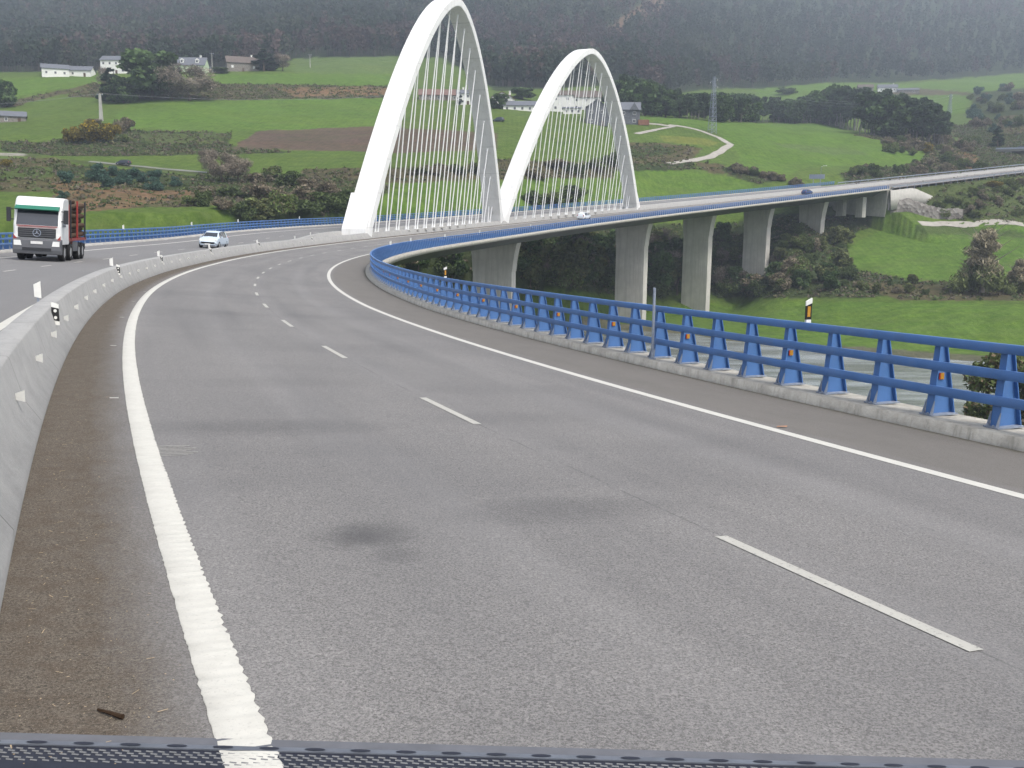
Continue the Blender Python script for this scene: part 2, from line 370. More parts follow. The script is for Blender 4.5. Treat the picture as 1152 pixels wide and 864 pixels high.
# ------------------------------------------------------------------ viaduct
via = empty('viaduct', tuple(P(0, -5.2, -20)), 0, 'long curved concrete viaduct carrying the road over the river on broad piers', 'viaduct')
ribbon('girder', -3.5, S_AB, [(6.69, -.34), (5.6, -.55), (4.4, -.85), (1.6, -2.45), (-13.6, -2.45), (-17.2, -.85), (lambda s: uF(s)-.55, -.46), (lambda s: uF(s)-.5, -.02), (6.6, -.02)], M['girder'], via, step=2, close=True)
ribbon('kerb', -3.4, S_AB, [(5.82, -.05), (5.845, .148), (6.72, .155), (6.75, -.36), (6.5, -.38)], M['kerb'], via, step=.5)
ribbon('kerb', -3.4, S_AB, [(lambda s: uF(s)+.32, -.03), (lambda s: uF(s)+.30, .15), (lambda s: uF(s)-.6, .15), (lambda s: uF(s)-.62, -.5)], M['fascia'], via, step=2)
def pier(s, bottom=-29., wid=7.9, thick=2.1):
    top = P(s, -5.2, -2.4)
    H = float(top[2]) - bottom; mb = MB()
    lv = [(0, 0, 0)] + [(H-6.2, 0, 0), (H-6.15, .12, .12)] + [(H-6.2+6.2*t, .12+.45*t**1.6, .12+1.15*t**1.6) for t in (.25, .5, .7, .85, 1.)]
    rings = []
    for z, fl, fr in lv:
        rings.append([(-wid/2-fl, -thick/2, z), (wid/2+fr, -thick/2, z), (wid/2+fr+0.0, thick/2, z), (-wid/2-fl, thick/2, z)])
    vs = [v for r_ in rings for v in r_]; n = len(rings)
    fs = [(4*i+j, 4*i+(j+1) % 4, 4*i+4+(j+1) % 4, 4*i+4+j) for i in range(n-1) for j in range(4)] + [(3, 2, 1, 0), (4*n-4, 4*n-3, 4*n-2, 4*n-1)]
    mb.add(vs, fs)
    for z in np.arange(3.5, H-6.5, 4.2):     # pour joints stand a little proud
        mb.box((0, 0, z), (wid+.03, thick+.03, .05))
    o = mb.build('pier', M['pier'], via, loc=(0, 0, 0)); o.location = Vector((top[0], top[1], bottom)) - Vector(via.location); o.rotation_euler = (0, 0, -heading(s)); return o
for s in (62, 93, 126, 187, 256, 290, 321): pier(s)
pier(350, bottom=-9)
mb = MB(); a = P(S_AB+1, -6.4, 0)
mb.box((0, 0, -4.6), (24.5, 2.5, 8.8)); o = mb.build('abutment', M['abut'], via); o.location = Vector(a)-Vector(via.location); o.rotation_euler = (0, math.atan(.05), -heading(S_AB))
for u in (-5.6, 1.6):
    a = P(366, u, -2.4); mb = MB(); mb.box((0, 0, -3), (2.6, 2.0, 6.4)); o = mb.build('column', M['abut'], via); o.location = Vector(a)-Vector(via.location); o.rotation_euler = (0, 0, -heading(366))
# wing wall
s = np.linspace(S_AB, 405, 14)
ribbon('wing_wall', 0, 0, [(6.2, lambda s: -.5-5.8*np.clip((s-387)/18, 0, 1)), (6.75, lambda s: -.5-5.8*np.clip((s-387)/18, 0, 1)), (7.3, lambda s: -6.6+0*s), (6.2, lambda s: -6.7+0*s)], M['abut'], via, smesh=s, close=True)

# ------------------------------------------------------------------ expansion joint across the road at the camera
def jray(px, py): return P(*pix2su(px, py, lo=-8, hi=12)).astype(float)
jl, jr = Vector(jray(60, 834)), Vector(jray(900, 856))
jd = (jr-jl).normalized(); jn = Vector((-jd.y, jd.x, 0)); 
if jn.y < 0: jn = -jn
jj = empty('expansion_joint', tuple(jl), 0, 'rubber and steel expansion joint laid across the road at the bottom edge', 'expansion joint')
def jp(a, b, h): # a along, b towards traffic direction (far positive)
    q = jl + jd*a + jn*b
    # settle on road plane
    th = heading(0); d0 = Vector(P(0, 0)); du = Vector((math.cos(th), -math.sin(th), -float(np.interp(0, SS, b_)))); dt = Vector((math.sin(th), math.cos(th), float(np.interp(0, SS, g_))))
    nrm = du.cross(dt).normalized(); z = d0.z - (nrm.x*(q.x-d0.x)+nrm.y*(q.y-d0.y))/nrm.z
    return Vector((q.x, q.y, z+h)) - jl
def jstrip(name, b0, b1, h, m, a0=-3., a1=7.):
    mb = MB(); n = 2
    vs = [jp(a0, b0, -.01), jp(a1, b0, -.01), jp(a1, b1, -.01), jp(a0, b1, -.01), jp(a0, b0, h), jp(a1, b0, h), jp(a1, b1, h), jp(a0, b1, h)]
    mb.add(vs, [(3, 2, 1, 0), (4, 5, 6, 7), (0, 1, 5, 4), (1, 2, 6, 5), (2, 3, 7, 6), (3, 0, 4, 7)]); return mb.build(name, m, jj)
M['mortar'] = simple('grey_mortar', (.13, .135, .15), .8, .2, .12, 6.)
M['jsteel'] = simple('joint_steel', (.13, .145, .17), .45, .5, .2, 5., dirt=((.1, .1, .12), .5))
M['jrub'] = simple('joint_rubber', (.018, .020, .032), .5, .4, .2, 9.)
jstrip('mortar_band', -.028, .035, .006, M['mortar'])
jstrip('steel_strip', -.058, -.028, .010, M['jsteel'])
jstrip('rubber_strip', -.32, -.058, .0045, M['jrub'])
bc = None
for i in range(60):                                   # oval bolt holes
    c0 = -2.9 + i*.168
    pts = [jp(c0+.038*math.cos(t), -.042+.010*math.sin(t), .0125) for t in np.linspace(0, 2*math.pi, 12, endpoint=False)]
    if bc is None: bc = MB().add(pts, [tuple(range(12))]).build('bolt_cap', M['jrub'], jj); bp = pts[0]
    else: o = bc.copy(); C.objects.link(o); o.location = pts[0]-bp
mb = MB()
for r_ in range(5):                                   # rows of short pale lugs
    for i in range(230):
        a0 = -3 + i*.042 + (r_ % 2)*.021; b0 = -.078 - r_*.0175 - (.012 if r_ > 2 else 0)
        mb.add([jp(a0, b0, .009), jp(a0+.026, b0-.004, .009), jp(a0+.026, b0-.009, .006), jp(a0, b0-.005, .006)], [(0, 1, 2, 3)])
mb.build('lug_rows', simple('pale_lugs', (.16, .165, .17), .7), jj)

# twig lying in the dirt
s1, u1 = pix2su(125, 806); a = P(s1, u1, .008)
tw = MB(); pts = [(-.085, .03, 0), (-.04, .012, .006), (0, 0, .008), (.035, -.005, .004), (.05, -.006, .004)]
for i in range(4): tw.tube(pts[i], pts[i+1], .005+.0015*i, .0065+.0015*i, 6)
tw.tube((-.04, .012, .006), (-.055, -.005, .012), .003, .001, 5)
o = tw.build('twig', M['twig'], loc=tuple(a)); o.rotation_euler = (0, 0, R(-12)); o.scale = (1, 1, 1); tag(o, 'short dark brown twig lying in the dirt beside the white edge line', 'twig')
# small litter: straw bits as stuff
mb = MB()
for i in range(420):
    s1 = random.uniform(-1.5, 9); u1 = -4.4 + abs(random.gauss(0, .32)); 
    if u1 > -3.75: continue
    a = Vector(P(s1, u1, .006)); t = random.uniform(0, math.pi); L = random.uniform(.006, .026) if i % 6 == 0 else random.uniform(.0025, .006); dx = Vector((math.cos(t), math.sin(t), 0))*L; dy = Vector((-math.sin(t), math.cos(t), 0))*random.uniform(.0012, .003)
    mb.add([a-dx-dy, a+dx-dy, a+dx+dy, a-dx+dy], [(0, 1, 2, 3)])
tag(mb.build('straw_litter', simple('straw', (.42, .33, .22), .9, .1)), 'bits of straw and leaf strewn over the brown dirt', 'litter', kind='stuff')
s1, u1 = pix2su(879, 481); mb = MB(); a = Vector(P(s1, u1, .008))
mb.add([a+Vector(q) for q in ((-.07, -.02, 0), (-.02, -.045, .012), (.06, -.02, .004), (.075, .02, .016), (.01, .035, .003), (-.05, .02, .01))], [(0, 1, 2, 3, 4, 5)])
tag(mb.build('dead_leaf', simple('dry_leaf', (.34, .2, .13), .9)), 'pale brown dead leaf lying just outside the right edge line', 'leaf')

# ------------------------------------------------------------------ median barriers
def njprof(uf, sgn, h=.7, wt=.27):
    f = (lambda d: (lambda s: uf(s)+sgn*d)) if callable(uf) else (lambda d: uf+sgn*d)
    return [(f(0), -.02), (f(.0), .07), (f(-.13), .26), (f(-.24), h-.02), (f(-.26), h), (f(-.26-wt+.0), h), (f(-.28-wt), h-.02), (f(-.38-wt), .26), (f(-.5-wt), .07), (f(-.5-wt), -.02)]
bar = empty('median_barrier', tuple(P(0, -4.9)), 0, 'grey concrete barrier along the left edge of the near road, studded with small white reflectors', 'barrier')
ribbon('wall', -14, 560, njprof(-4.51, 1), M['barrier'], bar, step=.5)
bar2 = empty('median_barrier', tuple(P(130, uO(130))), 0, 'second concrete barrier splitting off behind the first one beside the far carriageway under the arches', 'barrier')
ribbon('wall', 98, 560, njprof(lambda s: uO(s)+.5, 1), M['barrier'], bar2, step=1)
# reflectors of the barrier
mb = MB(); mb.add([(-.005, 0, -.028), (.072, 0, -.055), (.072, 0, .055), (-.005, 0, .028), (-.005, .012, -.028), (.072, .012, -.055), (.072, .012, .055), (-.005, .012, .028)], [(0, 1, 2, 3), (7, 6, 5, 4), (0, 4, 5, 1), (1, 5, 6, 2), (2, 6, 7, 3), (3, 7, 4, 0)])
r0 = mb.build('reflector', simple('dull_white_plastic', (.56, .56, .53), .6, .3, .1, 9.), bar)
srs = []
for (px, py) in ((17, 447.6), (40, 404), (56, 376), (70, 357), (83, 345), (94, 334), (103.6, 326), (114, 318.8), (124.5, 315)):
    ss = np.arange(-5, 60, .05); q = P(ss, -4.66, .38); X, Y = project(q[:, 0], q[:, 1], q[:, 2]); srs.append(float(ss[((X-px)**2 + (Y-py)**2).argmin()]))
print('reflector s', [round(x, 2) for x in srs])
st = float(np.median(np.diff(srs)))
srs += [srs[-1] + st*(i+1) for i in range(55)] + [srs[0]-st]
for i, s1 in enumerate(srs):
    o = r0 if i == 0 else r0.copy()
    if i: C.objects.link(o)
    o.location = Vector(P(s1, -4.665, .40)) - bar.location; o.rotation_euler = (0, 0, -heading(s1))
# delineator plates on the barrier
def plate_front():
    mb = MB(); mb.box((0, 0, 0), (.11, .012, .36)); return mb
def mk_delin(label, group):
    t = empty('delineator', (0, 0, 0), 0, label, 'delineator', group)
    mb = MB(); mb.prism([(-.055, -.18), (.055, -.18), (.055, .16), (-.055, .20)], 'y', 0, .014); mb.build('plate', M['white'], t)
    mb = MB(); mb.prism([(-.056, -.09), (.056, -.12), (.056, .09), (-.056, .12)], 'y', -.004, -.001); mb.build('black_band', M['black'], t)
    for z in (-.055, .055):
        mb = MB(); mb.prism([(.024*math.cos(q), z+.026*math.sin(q)) for q in np.linspace(0, 2*math.pi, 14, endpoint=False)], 'y', -.008, -.0045); mb.build('reflector_disc', M['white'], t)
    mb = MB(); mb.box((-.05, .02, -.05), (.05, .03, .12)); mb.build('bracket', M['galv'], t)
    return t
GD = 'black and white delineator plates on the median barrier'
dn = [60.8, 133, 181.6, 237, 291.5, 351]; dy = [350, 304, 287.7, 279, 272.6, 268.3]
nm = ['nearest', 'second', 'third', 'fourth', 'fifth', 'sixth']
first = None
for i, (px, py) in enumerate(zip(dn, dy)):
    ss = np.arange(0, 140, .1); q = P(ss, -4.70, .62); X, Y = project(q[:, 0], q[:, 1], q[:, 2]); s1 = float(ss[np.abs(X-px).argmin()])
    lab = f'white plate with black band and two white dots, {nm[i]} along the barrier'
    if first is None: first = mk_delin(lab, GD); first.location = tuple(P(s1, -4.68, .60)); first.rotation_euler = (0, 0, -heading(s1))
    else: dup(first, tuple(P(s1, -4.70, .64)), -heading(s1), lab)
GW = 'white delineator backs on the far side of the median barrier'
def mk_white(label, group):
    t = empty('delineator', (0, 0, 0), 0, label, 'delineator', group)
    mb = MB(); mb.prism([(-.06, -.10), (.06, -.13), (.06, .19), (-.06, .13)], 'y', 0, .014); mb.build('plate', M['white'], t)
    mb = MB(); mb.box((0, .03, -.16), (.04, .03, .2)); mb.build('bracket', M['galv'], t)
    return t
first = None
for i, px in enumerate((33, 121, 175, 233, 287.5, 334.6, 369)):
    ss = np.arange(0, 140, .1); q = P(ss, -5.3, .7); X, Y = project(q[:, 0], q[:, 1], q[:, 2]); s1 = float(ss[np.abs(X-px).argmin()])
    lab = f'blank white delineator back rising behind the median barrier, {(nm+["seventh"])[i]} from the camera'
    loc = tuple(P(s1, -5.16 if s1 < 96 else float(uO(np.array(s1)))-.1, .80))
    if first is None: first = mk_white(lab, GW); first.location = loc; first.rotation_euler = (0, 0, -heading(s1))
    else: dup(first, loc, -heading(s1), lab)

# ------------------------------------------------------------------ blue railings
def rail_prof(u, z, fl=1):
    f = (lambda d: (lambda s: u(s)+d)) if callable(u) else (lambda d: u+d)
    return [(f(0), z+.006), (f(0), z+.114), (f(.006*fl), z+.12), (f(.080*fl), z+.12), (f(.086*fl), z+.114), (f(.086*fl), z+.006), (f(.080*fl), z), (f(.006*fl), z)]
def post_mesh(fl):
    mb = MB()   # web plate across the road, wide at the foot
    A = [(.08, 0), (.42, 0), (.20, 1.02), (.10, 1.02)]
    mb.prism([(fl*x, z) for x, z in A], 'y', -.006, .006)
    w1 = .065
    mb.add([(fl*.03, -w1, 0), (fl*.03, w1, 0), (fl*.099, w1*.7, 1.02), (fl*.099, -w1*.7, 1.02), (fl*.045, -w1, 0), (fl*.045, w1, 0), (fl*.112, w1*.7, 1.02), (fl*.112, -w1*.7, 1.02)], [(0, 1, 2, 3), (4, 7, 6, 5), (0, 3, 7, 4), (1, 5, 6, 2), (3, 2, 6, 7), (0, 4, 5, 1)])
    mb.add([(fl*.41, -w1, 0), (fl*.41, w1, 0), (fl*.19, w1*.7, 1.02), (fl*.19, -w1*.7, 1.02), (fl*.425, -w1, 0), (fl*.425, w1, 0), (fl*.205, w1*.7, 1.02), (fl*.205, -w1*.7, 1.02)], [(0, 1, 2, 3), (4, 7, 6, 5), (0, 3, 7, 4), (1, 5, 6, 2), (3, 2, 6, 7), (0, 4, 5, 1)])
    return mb
def foot_mesh(fl):
    mb = MB(); mb.box((fl*.2, 0, .012), (.46, .22, .018))
    for y in (-.07, .07):
        mb.prism([(fl*-.03, .02), (fl*.03, .02), (fl*.045, .20), (fl*.035, .20)], 'y', y-.004, y+.004)
        mb.tube((fl*-.035, y*.6, .02), (fl*-.035, y*.6, .05), .014, n=6)
    return mb
def railing(name, label, ub, fl, s0, s1, sp, phase, kt, nwide=100):
    t = empty(name, tuple(P(s0, ub(s0) if callable(ub) else ub, .15)), 0, label, 'railing')
    for z in (.93, .61, .285): ribbon('rail', s0, s1, rail_prof(ub, .15+z, fl), M['blue'], t, step=1., close=True)
    pm = None; i = 0; rest = MB(); src = post_mesh(fl); refs = 0
    ss = np.arange(phase - sp*int((phase-s0)/sp), s1, sp); order = sorted(ss, key=lambda q: abs(q-kt))
    near = set(order[:100])
    for q in ss:
        k = int(round((q-phase)/sp)); uu = float(ub(np.array(q))) if callable(ub) else ub
        loc = Vector(P(q, uu, .15)) - t.location; rz = -heading(q)
        if q in near:
            if pm is None:
                pm = src.build('post', M['blue'], t); fm = foot_mesh(fl).build('foot_plate', M['galv'], pm)
                rm = MB().box((-fl*.002, -.092*0-.0, 0), (.05, .012, .09)); o, f = pm, fm
            else:
                o = pm.copy(); C.objects.link(o); 
                if abs(q-kt) < 45: f = fm.copy(); C.objects.link(f); f.parent = o
            o.location = loc; o.rotation_euler = (0, 0, rz)
        else:
            Mx = Matrix.Translation(loc) @ Matrix.Rotation(rz, 4, 'Z'); rest.add([Mx @ Vector(v) for v in src.v], src.f)
    if rest.v: tag(rest.build('post_row', M['blue'], t), kind='stuff')
    return t
rr = railing('bridge_railing', 'near blue steel bridge railing with three rails on tapered posts along the right kerb', 6.13, 1, -3.2, S_AB-.5, 1.07, 4.17, 20)
rl = railing('bridge_railing', 'far blue steel bridge railing along the outer left edge of the viaduct', lambda s: uF(s), -1, -20, S_AB+6, 1.07, 4.0, 75)
# amber reflectors on every third post of the near railing (parts of it)
mbR = MB(); mbR.box((.008, 0, 0), (.06, .014, .085)); mbA = mbR.build('reflector', M['amber'], rr)
mbQ = MB(); mbQ.box((-.034, 0, 0), (.014, .014, .085)); mbB = mbQ.build('reflector_edge', M['redref'], mbA)
k = 0
for n_, q in enumerate(np.arange(5.24, 75, 3.21)):
    a, b = (mbA, mbB) if n_ == 0 else (mbA.copy(), mbB.copy())
    if n_: C.objects.link(a); C.objects.link(b); b.parent = a
    a.location = Vector(P(q, 6.31, .15+.53)) - rr.location + Vector((-.02*math.sin(heading(q)), -.02*math.cos(heading(q)), 0)); a.rotation_euler = (0, 0, -heading(q))
# amber delineators above the near railing
def mk_amber(label):
    t = empty('delineator', (0, 0, 0), 0, label, 'delineator', 'black and amber delineators on the near railing')
    mb = MB(); mb.prism([(-.055, 0), (.055, 0), (.055, .25), (-.055, .21)], 'y', 0, .02); mb.build('body', M['black'], t)
    mb = MB(); mb.prism([(-.056, .215), (.056, .255), (.056, .335), (-.056, .285)], 'y', -.001, .021); mb.build('white_cap', M['white'], t)
    mb = MB(); mb.box((0, -.004, .125), (.055, .006, .16)); mb.build('reflector', M['amber'], t)
    mb = MB(); mb.box((0, .01, -.03), (.09, .04, .06)); mb.build('bracket', M['white'], t)
    return t
def s_at(px, u, h, lo, hi):
    ss = np.arange(lo, hi, .05); q = P(ss, u, h); X, Y = project(q[:, 0], q[:, 1], q[:, 2]); return float(ss[np.abs(X-px).argmin()])
s1 = s_at(909, 6.2, 1.3, 0, 25); da = mk_amber('black delineator with amber panel and white cap, the nearer one above the near railing'); da.location = tuple(P(s1, 6.2, 1.245)); da.rotation_euler = (0, 0, -heading(s1)); print('amber', s1)
s2 = s_at(501, 6.2, 1.3, 20, 60); dup(da, tuple(P(s2, 6.2, 1.245)), -heading(s2), 'amber delineator with white cap standing far along the near railing before the bend'); print('amber2', s2)
s3 = s1 - (s2-s1)
# small white delineators on far railings
t0 = None
for i, (px, lo, hi) in enumerate(((139, 40, 90), (216, 50, 110), (268, 60, 130), (337, 90, 160))):
    s1 = None; ss = np.arange(lo, hi, .1); q = P(ss, uF(ss)+.0, 1.3); X, Y = project(q[:, 0], q[:, 1], q[:, 2]); s1 = float(ss[np.abs(X-px).argmin()]); print('lw', s1)
    lab = f'small white delineator on top of the far left railing, {["leftmost","second from left","third from left","rightmost"][i]} of four'
    loc = tuple(P(s1, float(uF(np.array(s1)))-.04, 1.2+.12))
    if t0 is None: t0 = mk_white(lab, 'white delineators on the far railing'); t0.location = loc; t0.rotation_euler = (0, 0, -heading(s1)); t0.scale = (1.3, 1.3, 1.3)
    else: dup(t0, loc, -heading(s1), lab)
for i, px in enumerate((431, 462, 500.4, 539.6, 597)):
    s1 = s_at(px, 6.2, 1.3, 90, 230); dup(t0, tuple(P(s1, 6.2, 1.3)), -heading(s1), f'tiny white delineator on the railing past the bend, {["first","second","third","fourth","fifth"][i]} one', 'white delineators on the near railing past the bend')
# thin grey pole in front of the railing
s1 = s_at(735, 6.02, .15, 5, 30); print('pole s', s1)
t = empty('marker_pole', tuple(P(s1, 6.0, .15)), 0, 'thin pale grey pole standing on the kerb in front of the near railing', 'pole')
mb = MB(); mb.tube((0, 0, 0), (0, 0, 1.40), .028, n=10); mb.build('shaft', M['galv'], t); mb = MB(); mb.box((0, 0, .01), (.12, .12, .02)); mb.build('base_plate', M['galv'], t)

# ------------------------------------------------------------------ arches
def arch(s1, s2, label, u=-6.5, H=34.9, w=3.4, n=1.73, lean=.066, nh=16):
    A, B = Vector(P(s1, u, .25)), Vector(P(s2, u, .25)); t = empty('bridge_arch', tuple((A+B)/2), 0, label, 'arch', 'white steel arches over the median')
    base = (A+B)/2; L = (B-A); hv = Vector((L.x, L.y, 0)).normalized(); nr = Vector((hv.y, -hv.x, 0))
    def cl(q): return A + L*q + Vector((0, 0, H*(1-abs(2*q-1)**n)))
    def latp(p, q, off): h = H*(1-abs(2*q-1)**n); return p + nr*(off+lean*h)
    N = 72; qs = (1-np.cos(np.linspace(0, math.pi, N+1)))/2; vs = []; intr = []
    for q in qs:
        e = 1e-3; a, b = cl(min(max(q-e, 0), 1)), cl(min(max(q+e, 0), 1)); tg = (b-a).normalized(); nn = Vector((-(tg.dot(hv))*0, 0, 0)); nn = (Vector((0, 0, 1)) - tg*tg.z); 
        nn = (nn if nn.length > 1e-4 else hv).normalized()
        if abs(2*q-1) > .999: nn = (-hv if q < .5 else hv)*1.0; nn = (nn - tg*nn.dot(tg)).normalized()
        hh = 1-abs(2*q-1)**n
        T = 1.15 + .2*(1-hh); ww = (w*(1-.10*hh))/2
        p = cl(q)
        # six-sided section: outer face, sloping shoulders, narrower inner face
        for off, dep in ((-ww, .0), (ww, .0), (ww*1.0, -.9*T), (ww*.97, -T), (-ww*.97, -T), (-ww, -.9*T)):
            vs.append(latp(p + nn*dep, q, off) - base)
        intr.append((latp(p - nn*T, q, 0) - base))
    k = 6; fs = [(k*i+j, k*i+(j+1) % k, k*i+k+(j+1) % k, k*i+k+j) for i in range(N) for j in range(k)] + [tuple(range(k))[::-1], tuple(range(k*N, k*N+k))]
    mb = MB(); mb.add(vs, fs); rib = mb.build('rib', M['arch'], t, smooth=False)
    b = rib.modifiers.new('bevel', 'BEVEL'); b.width = .05; b.segments = 2; b.limit_method = 'ANGLE'; b.angle_limit = R(60)
    # flared foot blocks
    for q, sg in ((0, -1), (1, 1)):
        c0 = (A if q == 0 else B) - base; m2 = MB()
        ang = math.atan2(-nr.y, nr.x)
        m2.prism([(sg*.35, -.9), (sg*.25, .9), (sg*-2.85, 5.6), (sg*-3.6, 5.6), (sg*-1.5, -.9)], 'y', -w/2-.03, w/2+.03)
        o = m2.build('foot', M['arch'], t, bevel=.05); o.location = c0; o.rotation_euler = (0, 0, math.atan2(hv.y, hv.x))
    Lh = math.hypot(L.x, L.y); tilt = .13
    for side in (-1, 1):
        off = side*.18
        for i in range(nh):
            q0 = .055 + .885*i/(nh-1); bot = A + L*q0 + nr*off + Vector((0, 0, .1))
            # walk up until it meets the intrados
            zt = None; last = bot
            for z in np.arange(.5, H+1, .1):
                q = q0 + tilt*z/Lh
                if q >= 1: break
                ext = H*(1-abs(2*q-1)**n); sl = H*n*abs(2*q-1)**(n-1)*2/Lh; thk = 1.6*math.sqrt(1+sl*sl)
                if ext + L.z*0 - thk < z: break
                zt = z
            if zt is None or zt < 1.2: continue
            top = bot + hv*(tilt*zt) + Vector((0, 0, zt + L.z*tilt*zt/Lh)) + nr*(lean*zt*.92 + side*.5*min(1, zt/12))
            m3 = MB(); m3.tube(bot-bot, top-bot, .09, n=6)
            o = m3.build('hanger', M['white_paint'], t); o.location = bot-base
            dv = (top-bot).normalized(); m4 = MB(); m6 = MB(); m6.tube(dv*.0, dv*.5, .17, .10, 8); m6.build('anchor', M['white_paint'], o); m4.tube((top-bot)-dv*.8, (top-bot), .10, .15, 8); m4.build('anchor', M['white_paint'], o)
            m5 = MB(); m5.box((0, 0, -.08), (.6, .6, .2)); m5.build('anchor_block', M['fascia'], o)
    return t
arch(128.6, 190.1, 'tall white steel arch with slanting hangers, the nearer and larger of the two')
arch(190.9, 258.3, 'tall white steel arch with slanting hangers, the farther one standing behind the first', nh=17)
# ------------------------------------------------------------------ terrain
E0 = -27.6
COLS = {   # photo column: list of (forward distance, photo row of the ground there)
 -500: [(150, E0), (200, 250), (260, 215), (340, 180), (480, 120), (560, 85), (720, 78), (1000, 40), (1500, -30), (2400, -90)],
 0:   [(140, E0), (165, 262), (185, 248), (215, 225), (260, 190), (310, 168), (370, 142), (430, 122), (480, 100), (540, 84), (620, 81), (720, 82), (1000, 40), (1500, -30), (2400, -90)],
 100: [(145, E0), (168, 262), (188, 248), (215, 228), (260, 195), (310, 172), (370, 142), (430, 120), (480, 100), (540, 81), (620, 79), (720, 80), (1000, 38), (1500, -30), (2400, -90)],
 200: [(150, E0), (175, 262), (195, 248), (225, 228), (265, 200), (320, 175), (380, 145), (435, 118), (480, 98), (540, 79.5), (620, 78), (720, 77), (1000, 35), (1500, -30), (2400, -90)],
 300: [(158, E0), (185, 262), (205, 246), (235, 225), (275, 200), (330, 172), (390, 146), (440, 125), (500, 97), (560, 80), (640, 78), (720, 74), (1000, 30), (1500, -30), (2400, -90)],
 400: [(165, E0), (190, 264), (212, 246), (245, 215), (285, 190), (340, 168), (395, 143), (445, 122), (510, 95), (580, 80), (680, 67), (740, 64), (1000, 30), (1500, -30), (2400, -90)],
 480: [(185, E0), (212, 290), (228, 252), (258, 210), (300, 180), (350, 160), (400, 142), (450, 126), (510, 108), (580, 96), (680, 74), (760, 66), (1000, 35), (1500, -30), (2400, -90)],
 560: [(205, E0), (238, 305), (262, 250), (292, 205), (330, 172), (370, 152), (410, 135), (450, 121), (500, 114), (600, 104), (700, 92), (900, 65), (1500, -30), (2400, -90)],
 640: [(235, E0), (258, 305), (285, 252), (312, 212), (340, 180), (380, 155), (410, 140), (440, 130), (500, 125), (600, 108), (700, 92), (900, 65), (1500, -25), (2400, -90)],
 700: [(262, E0), (285, 312), (312, 255), (332, 215), (350, 183), (385, 158), (415, 145), (440, 139), (480, 130), (560, 124), (640, 112), (760, 92), (950, 62), (1500, -20), (2400, -90)],
 760: [(272, E0), (298, 312), (322, 255), (345, 216), (360, 190), (395, 165), (425, 147), (455, 136), (500, 131), (560, 128), (640, 122), (800, 98), (1000, 65), (1500, -10), (2400, -90)],
 830: [(292, E0), (312, 302), (332, 260), (356, 208), (375, 188), (410, 166), (440, 150), (475, 140), (520, 138), (600, 138), (700, 128), (850, 108), (1000, 82), (1500, 0), (2400, -90)],
 900: [(225, E0), (262, 345), (285, 308), (305, 272), (318, 256), (330, 243), (362, 200), (395, 184), (430, 166), (465, 152), (500, 147), (580, 146), (700, 126), (850, 105), (1000, 94), (1060, 88), (1500, 10), (2400, -90)],
 960: [(225, E0), (245, 352), (268, 325), (290, 308), (318, 268), (345, 238), (378, 197), (410, 183), (440, 170), (475, 156), (520, 150), (600, 146), (720, 125), (850, 108), (1000, 95), (1080, 90), (1500, 15), (2400, -80)],
 1040: [(205, E0), (235, 352), (262, 332), (280, 315), (308, 280), (338, 252), (362, 236), (390, 200), (420, 190), (455, 178), (500, 162), (560, 152), (650, 142), (760, 122), (880, 108), (1020, 95), (1180, 86), (1500, 25), (2400, -80)],
 1110: [(205, E0), (230, 352), (258, 332), (278, 315), (305, 280), (335, 252), (365, 236), (400, 205), (440, 185), (480, 170), (540, 155), (600, 140), (700, 122), (800, 108), (900, 102), (1020, 95), (1200, 84), (1600, 15), (2400, -80)],
 1160: [(205, E0), (225, 352), (255, 332), (275, 315), (302, 280), (332, 252), (365, 238), (405, 208), (450, 182), (490, 166), (540, 150), (600, 132), (700, 114), (800, 106), (900, 100), (1020, 92), (1200, 83), (1600, 10), (2400, -80)],
 1700: [(150, E0), (240, 315), (320, 250), (420, 200), (540, 140), (700, 112), (1020, 90), (1200, 80), (1600, 10), (2400, -80)],
}
YR = np.concatenate([np.arange(8, 60, 4), np.arange(60, 160, 2), np.arange(160, 720, 1.5), 720*1.0085**np.arange(0, 145)])
cpx = sorted(COLS); cK = []; cE = []
for px in cpx:
    ys = []; es = []
    for (Y, py) in COLS[px]:
        ys.append(Y); es.append(py if py < 0 and py == E0 else ray(px, py)[1]*Y)
    cK.append(ray(px, 180)[0]); cE.append(np.interp(YR, ys, es))
cK = np.array(cK); cE = np.array(cE)
# soften profile corners a little
ker = np.array([1, 2, 3, 2, 1])/9.
cE = np.stack([np.concatenate([r_[:2], np.convolve(r_, ker, 'valid'), r_[-2:]]) for r_ in cE])
KX = np.concatenate([np.linspace(-4, -.75, 30)[:-1], np.linspace(-.75, .75, 540), np.linspace(.75, 4, 30)[1:]])
def smoothk(k):      # cosine-blended interpolation between columns
    i = np.clip(np.searchsorted(cK, k)-1, 0, len(cK)-2); t = np.clip((k-cK[i])/(cK[i+1]-cK[i]), 0, 1); return i, t*t*(3-2*t)
def vnoise(x, y, seed=0):
    def h(i, j): 
        n = np.sin(i*127.1 + j*311.7 + seed*74.7)*43758.5453; return n-np.floor(n)
    xi, yi = np.floor(x), np.floor(y); fx, fy = x-xi, y-yi; fx = fx*fx*(3-2*fx); fy = fy*fy*(3-2*fy)
    return (h(xi, yi)*(1-fx)+h(xi+1, yi)*fx)*(1-fy) + (h(xi, yi+1)*(1-fx)+h(xi+1, yi+1)*fx)*fy
FAR = np.array([(700, -60), (400, 40), (180, 112), (95, 132), (65, 141), (45, 149), (26, 172), (5, 181), (-25, 168), (-60, 140), (-120, 95), (-400, -20)], float)
NEAR = np.array([(700, -150), (300, 5), (150, 55), (85, 78), (45, 90), (20, 104), (0, 112), (-25, 108), (-60, 84), (-120, 40), (-400, -80)], float)
FAR = FAR*1.355; NEAR = NEAR*1.42
RIVER = np.concatenate([FAR, NEAR[::-1]])
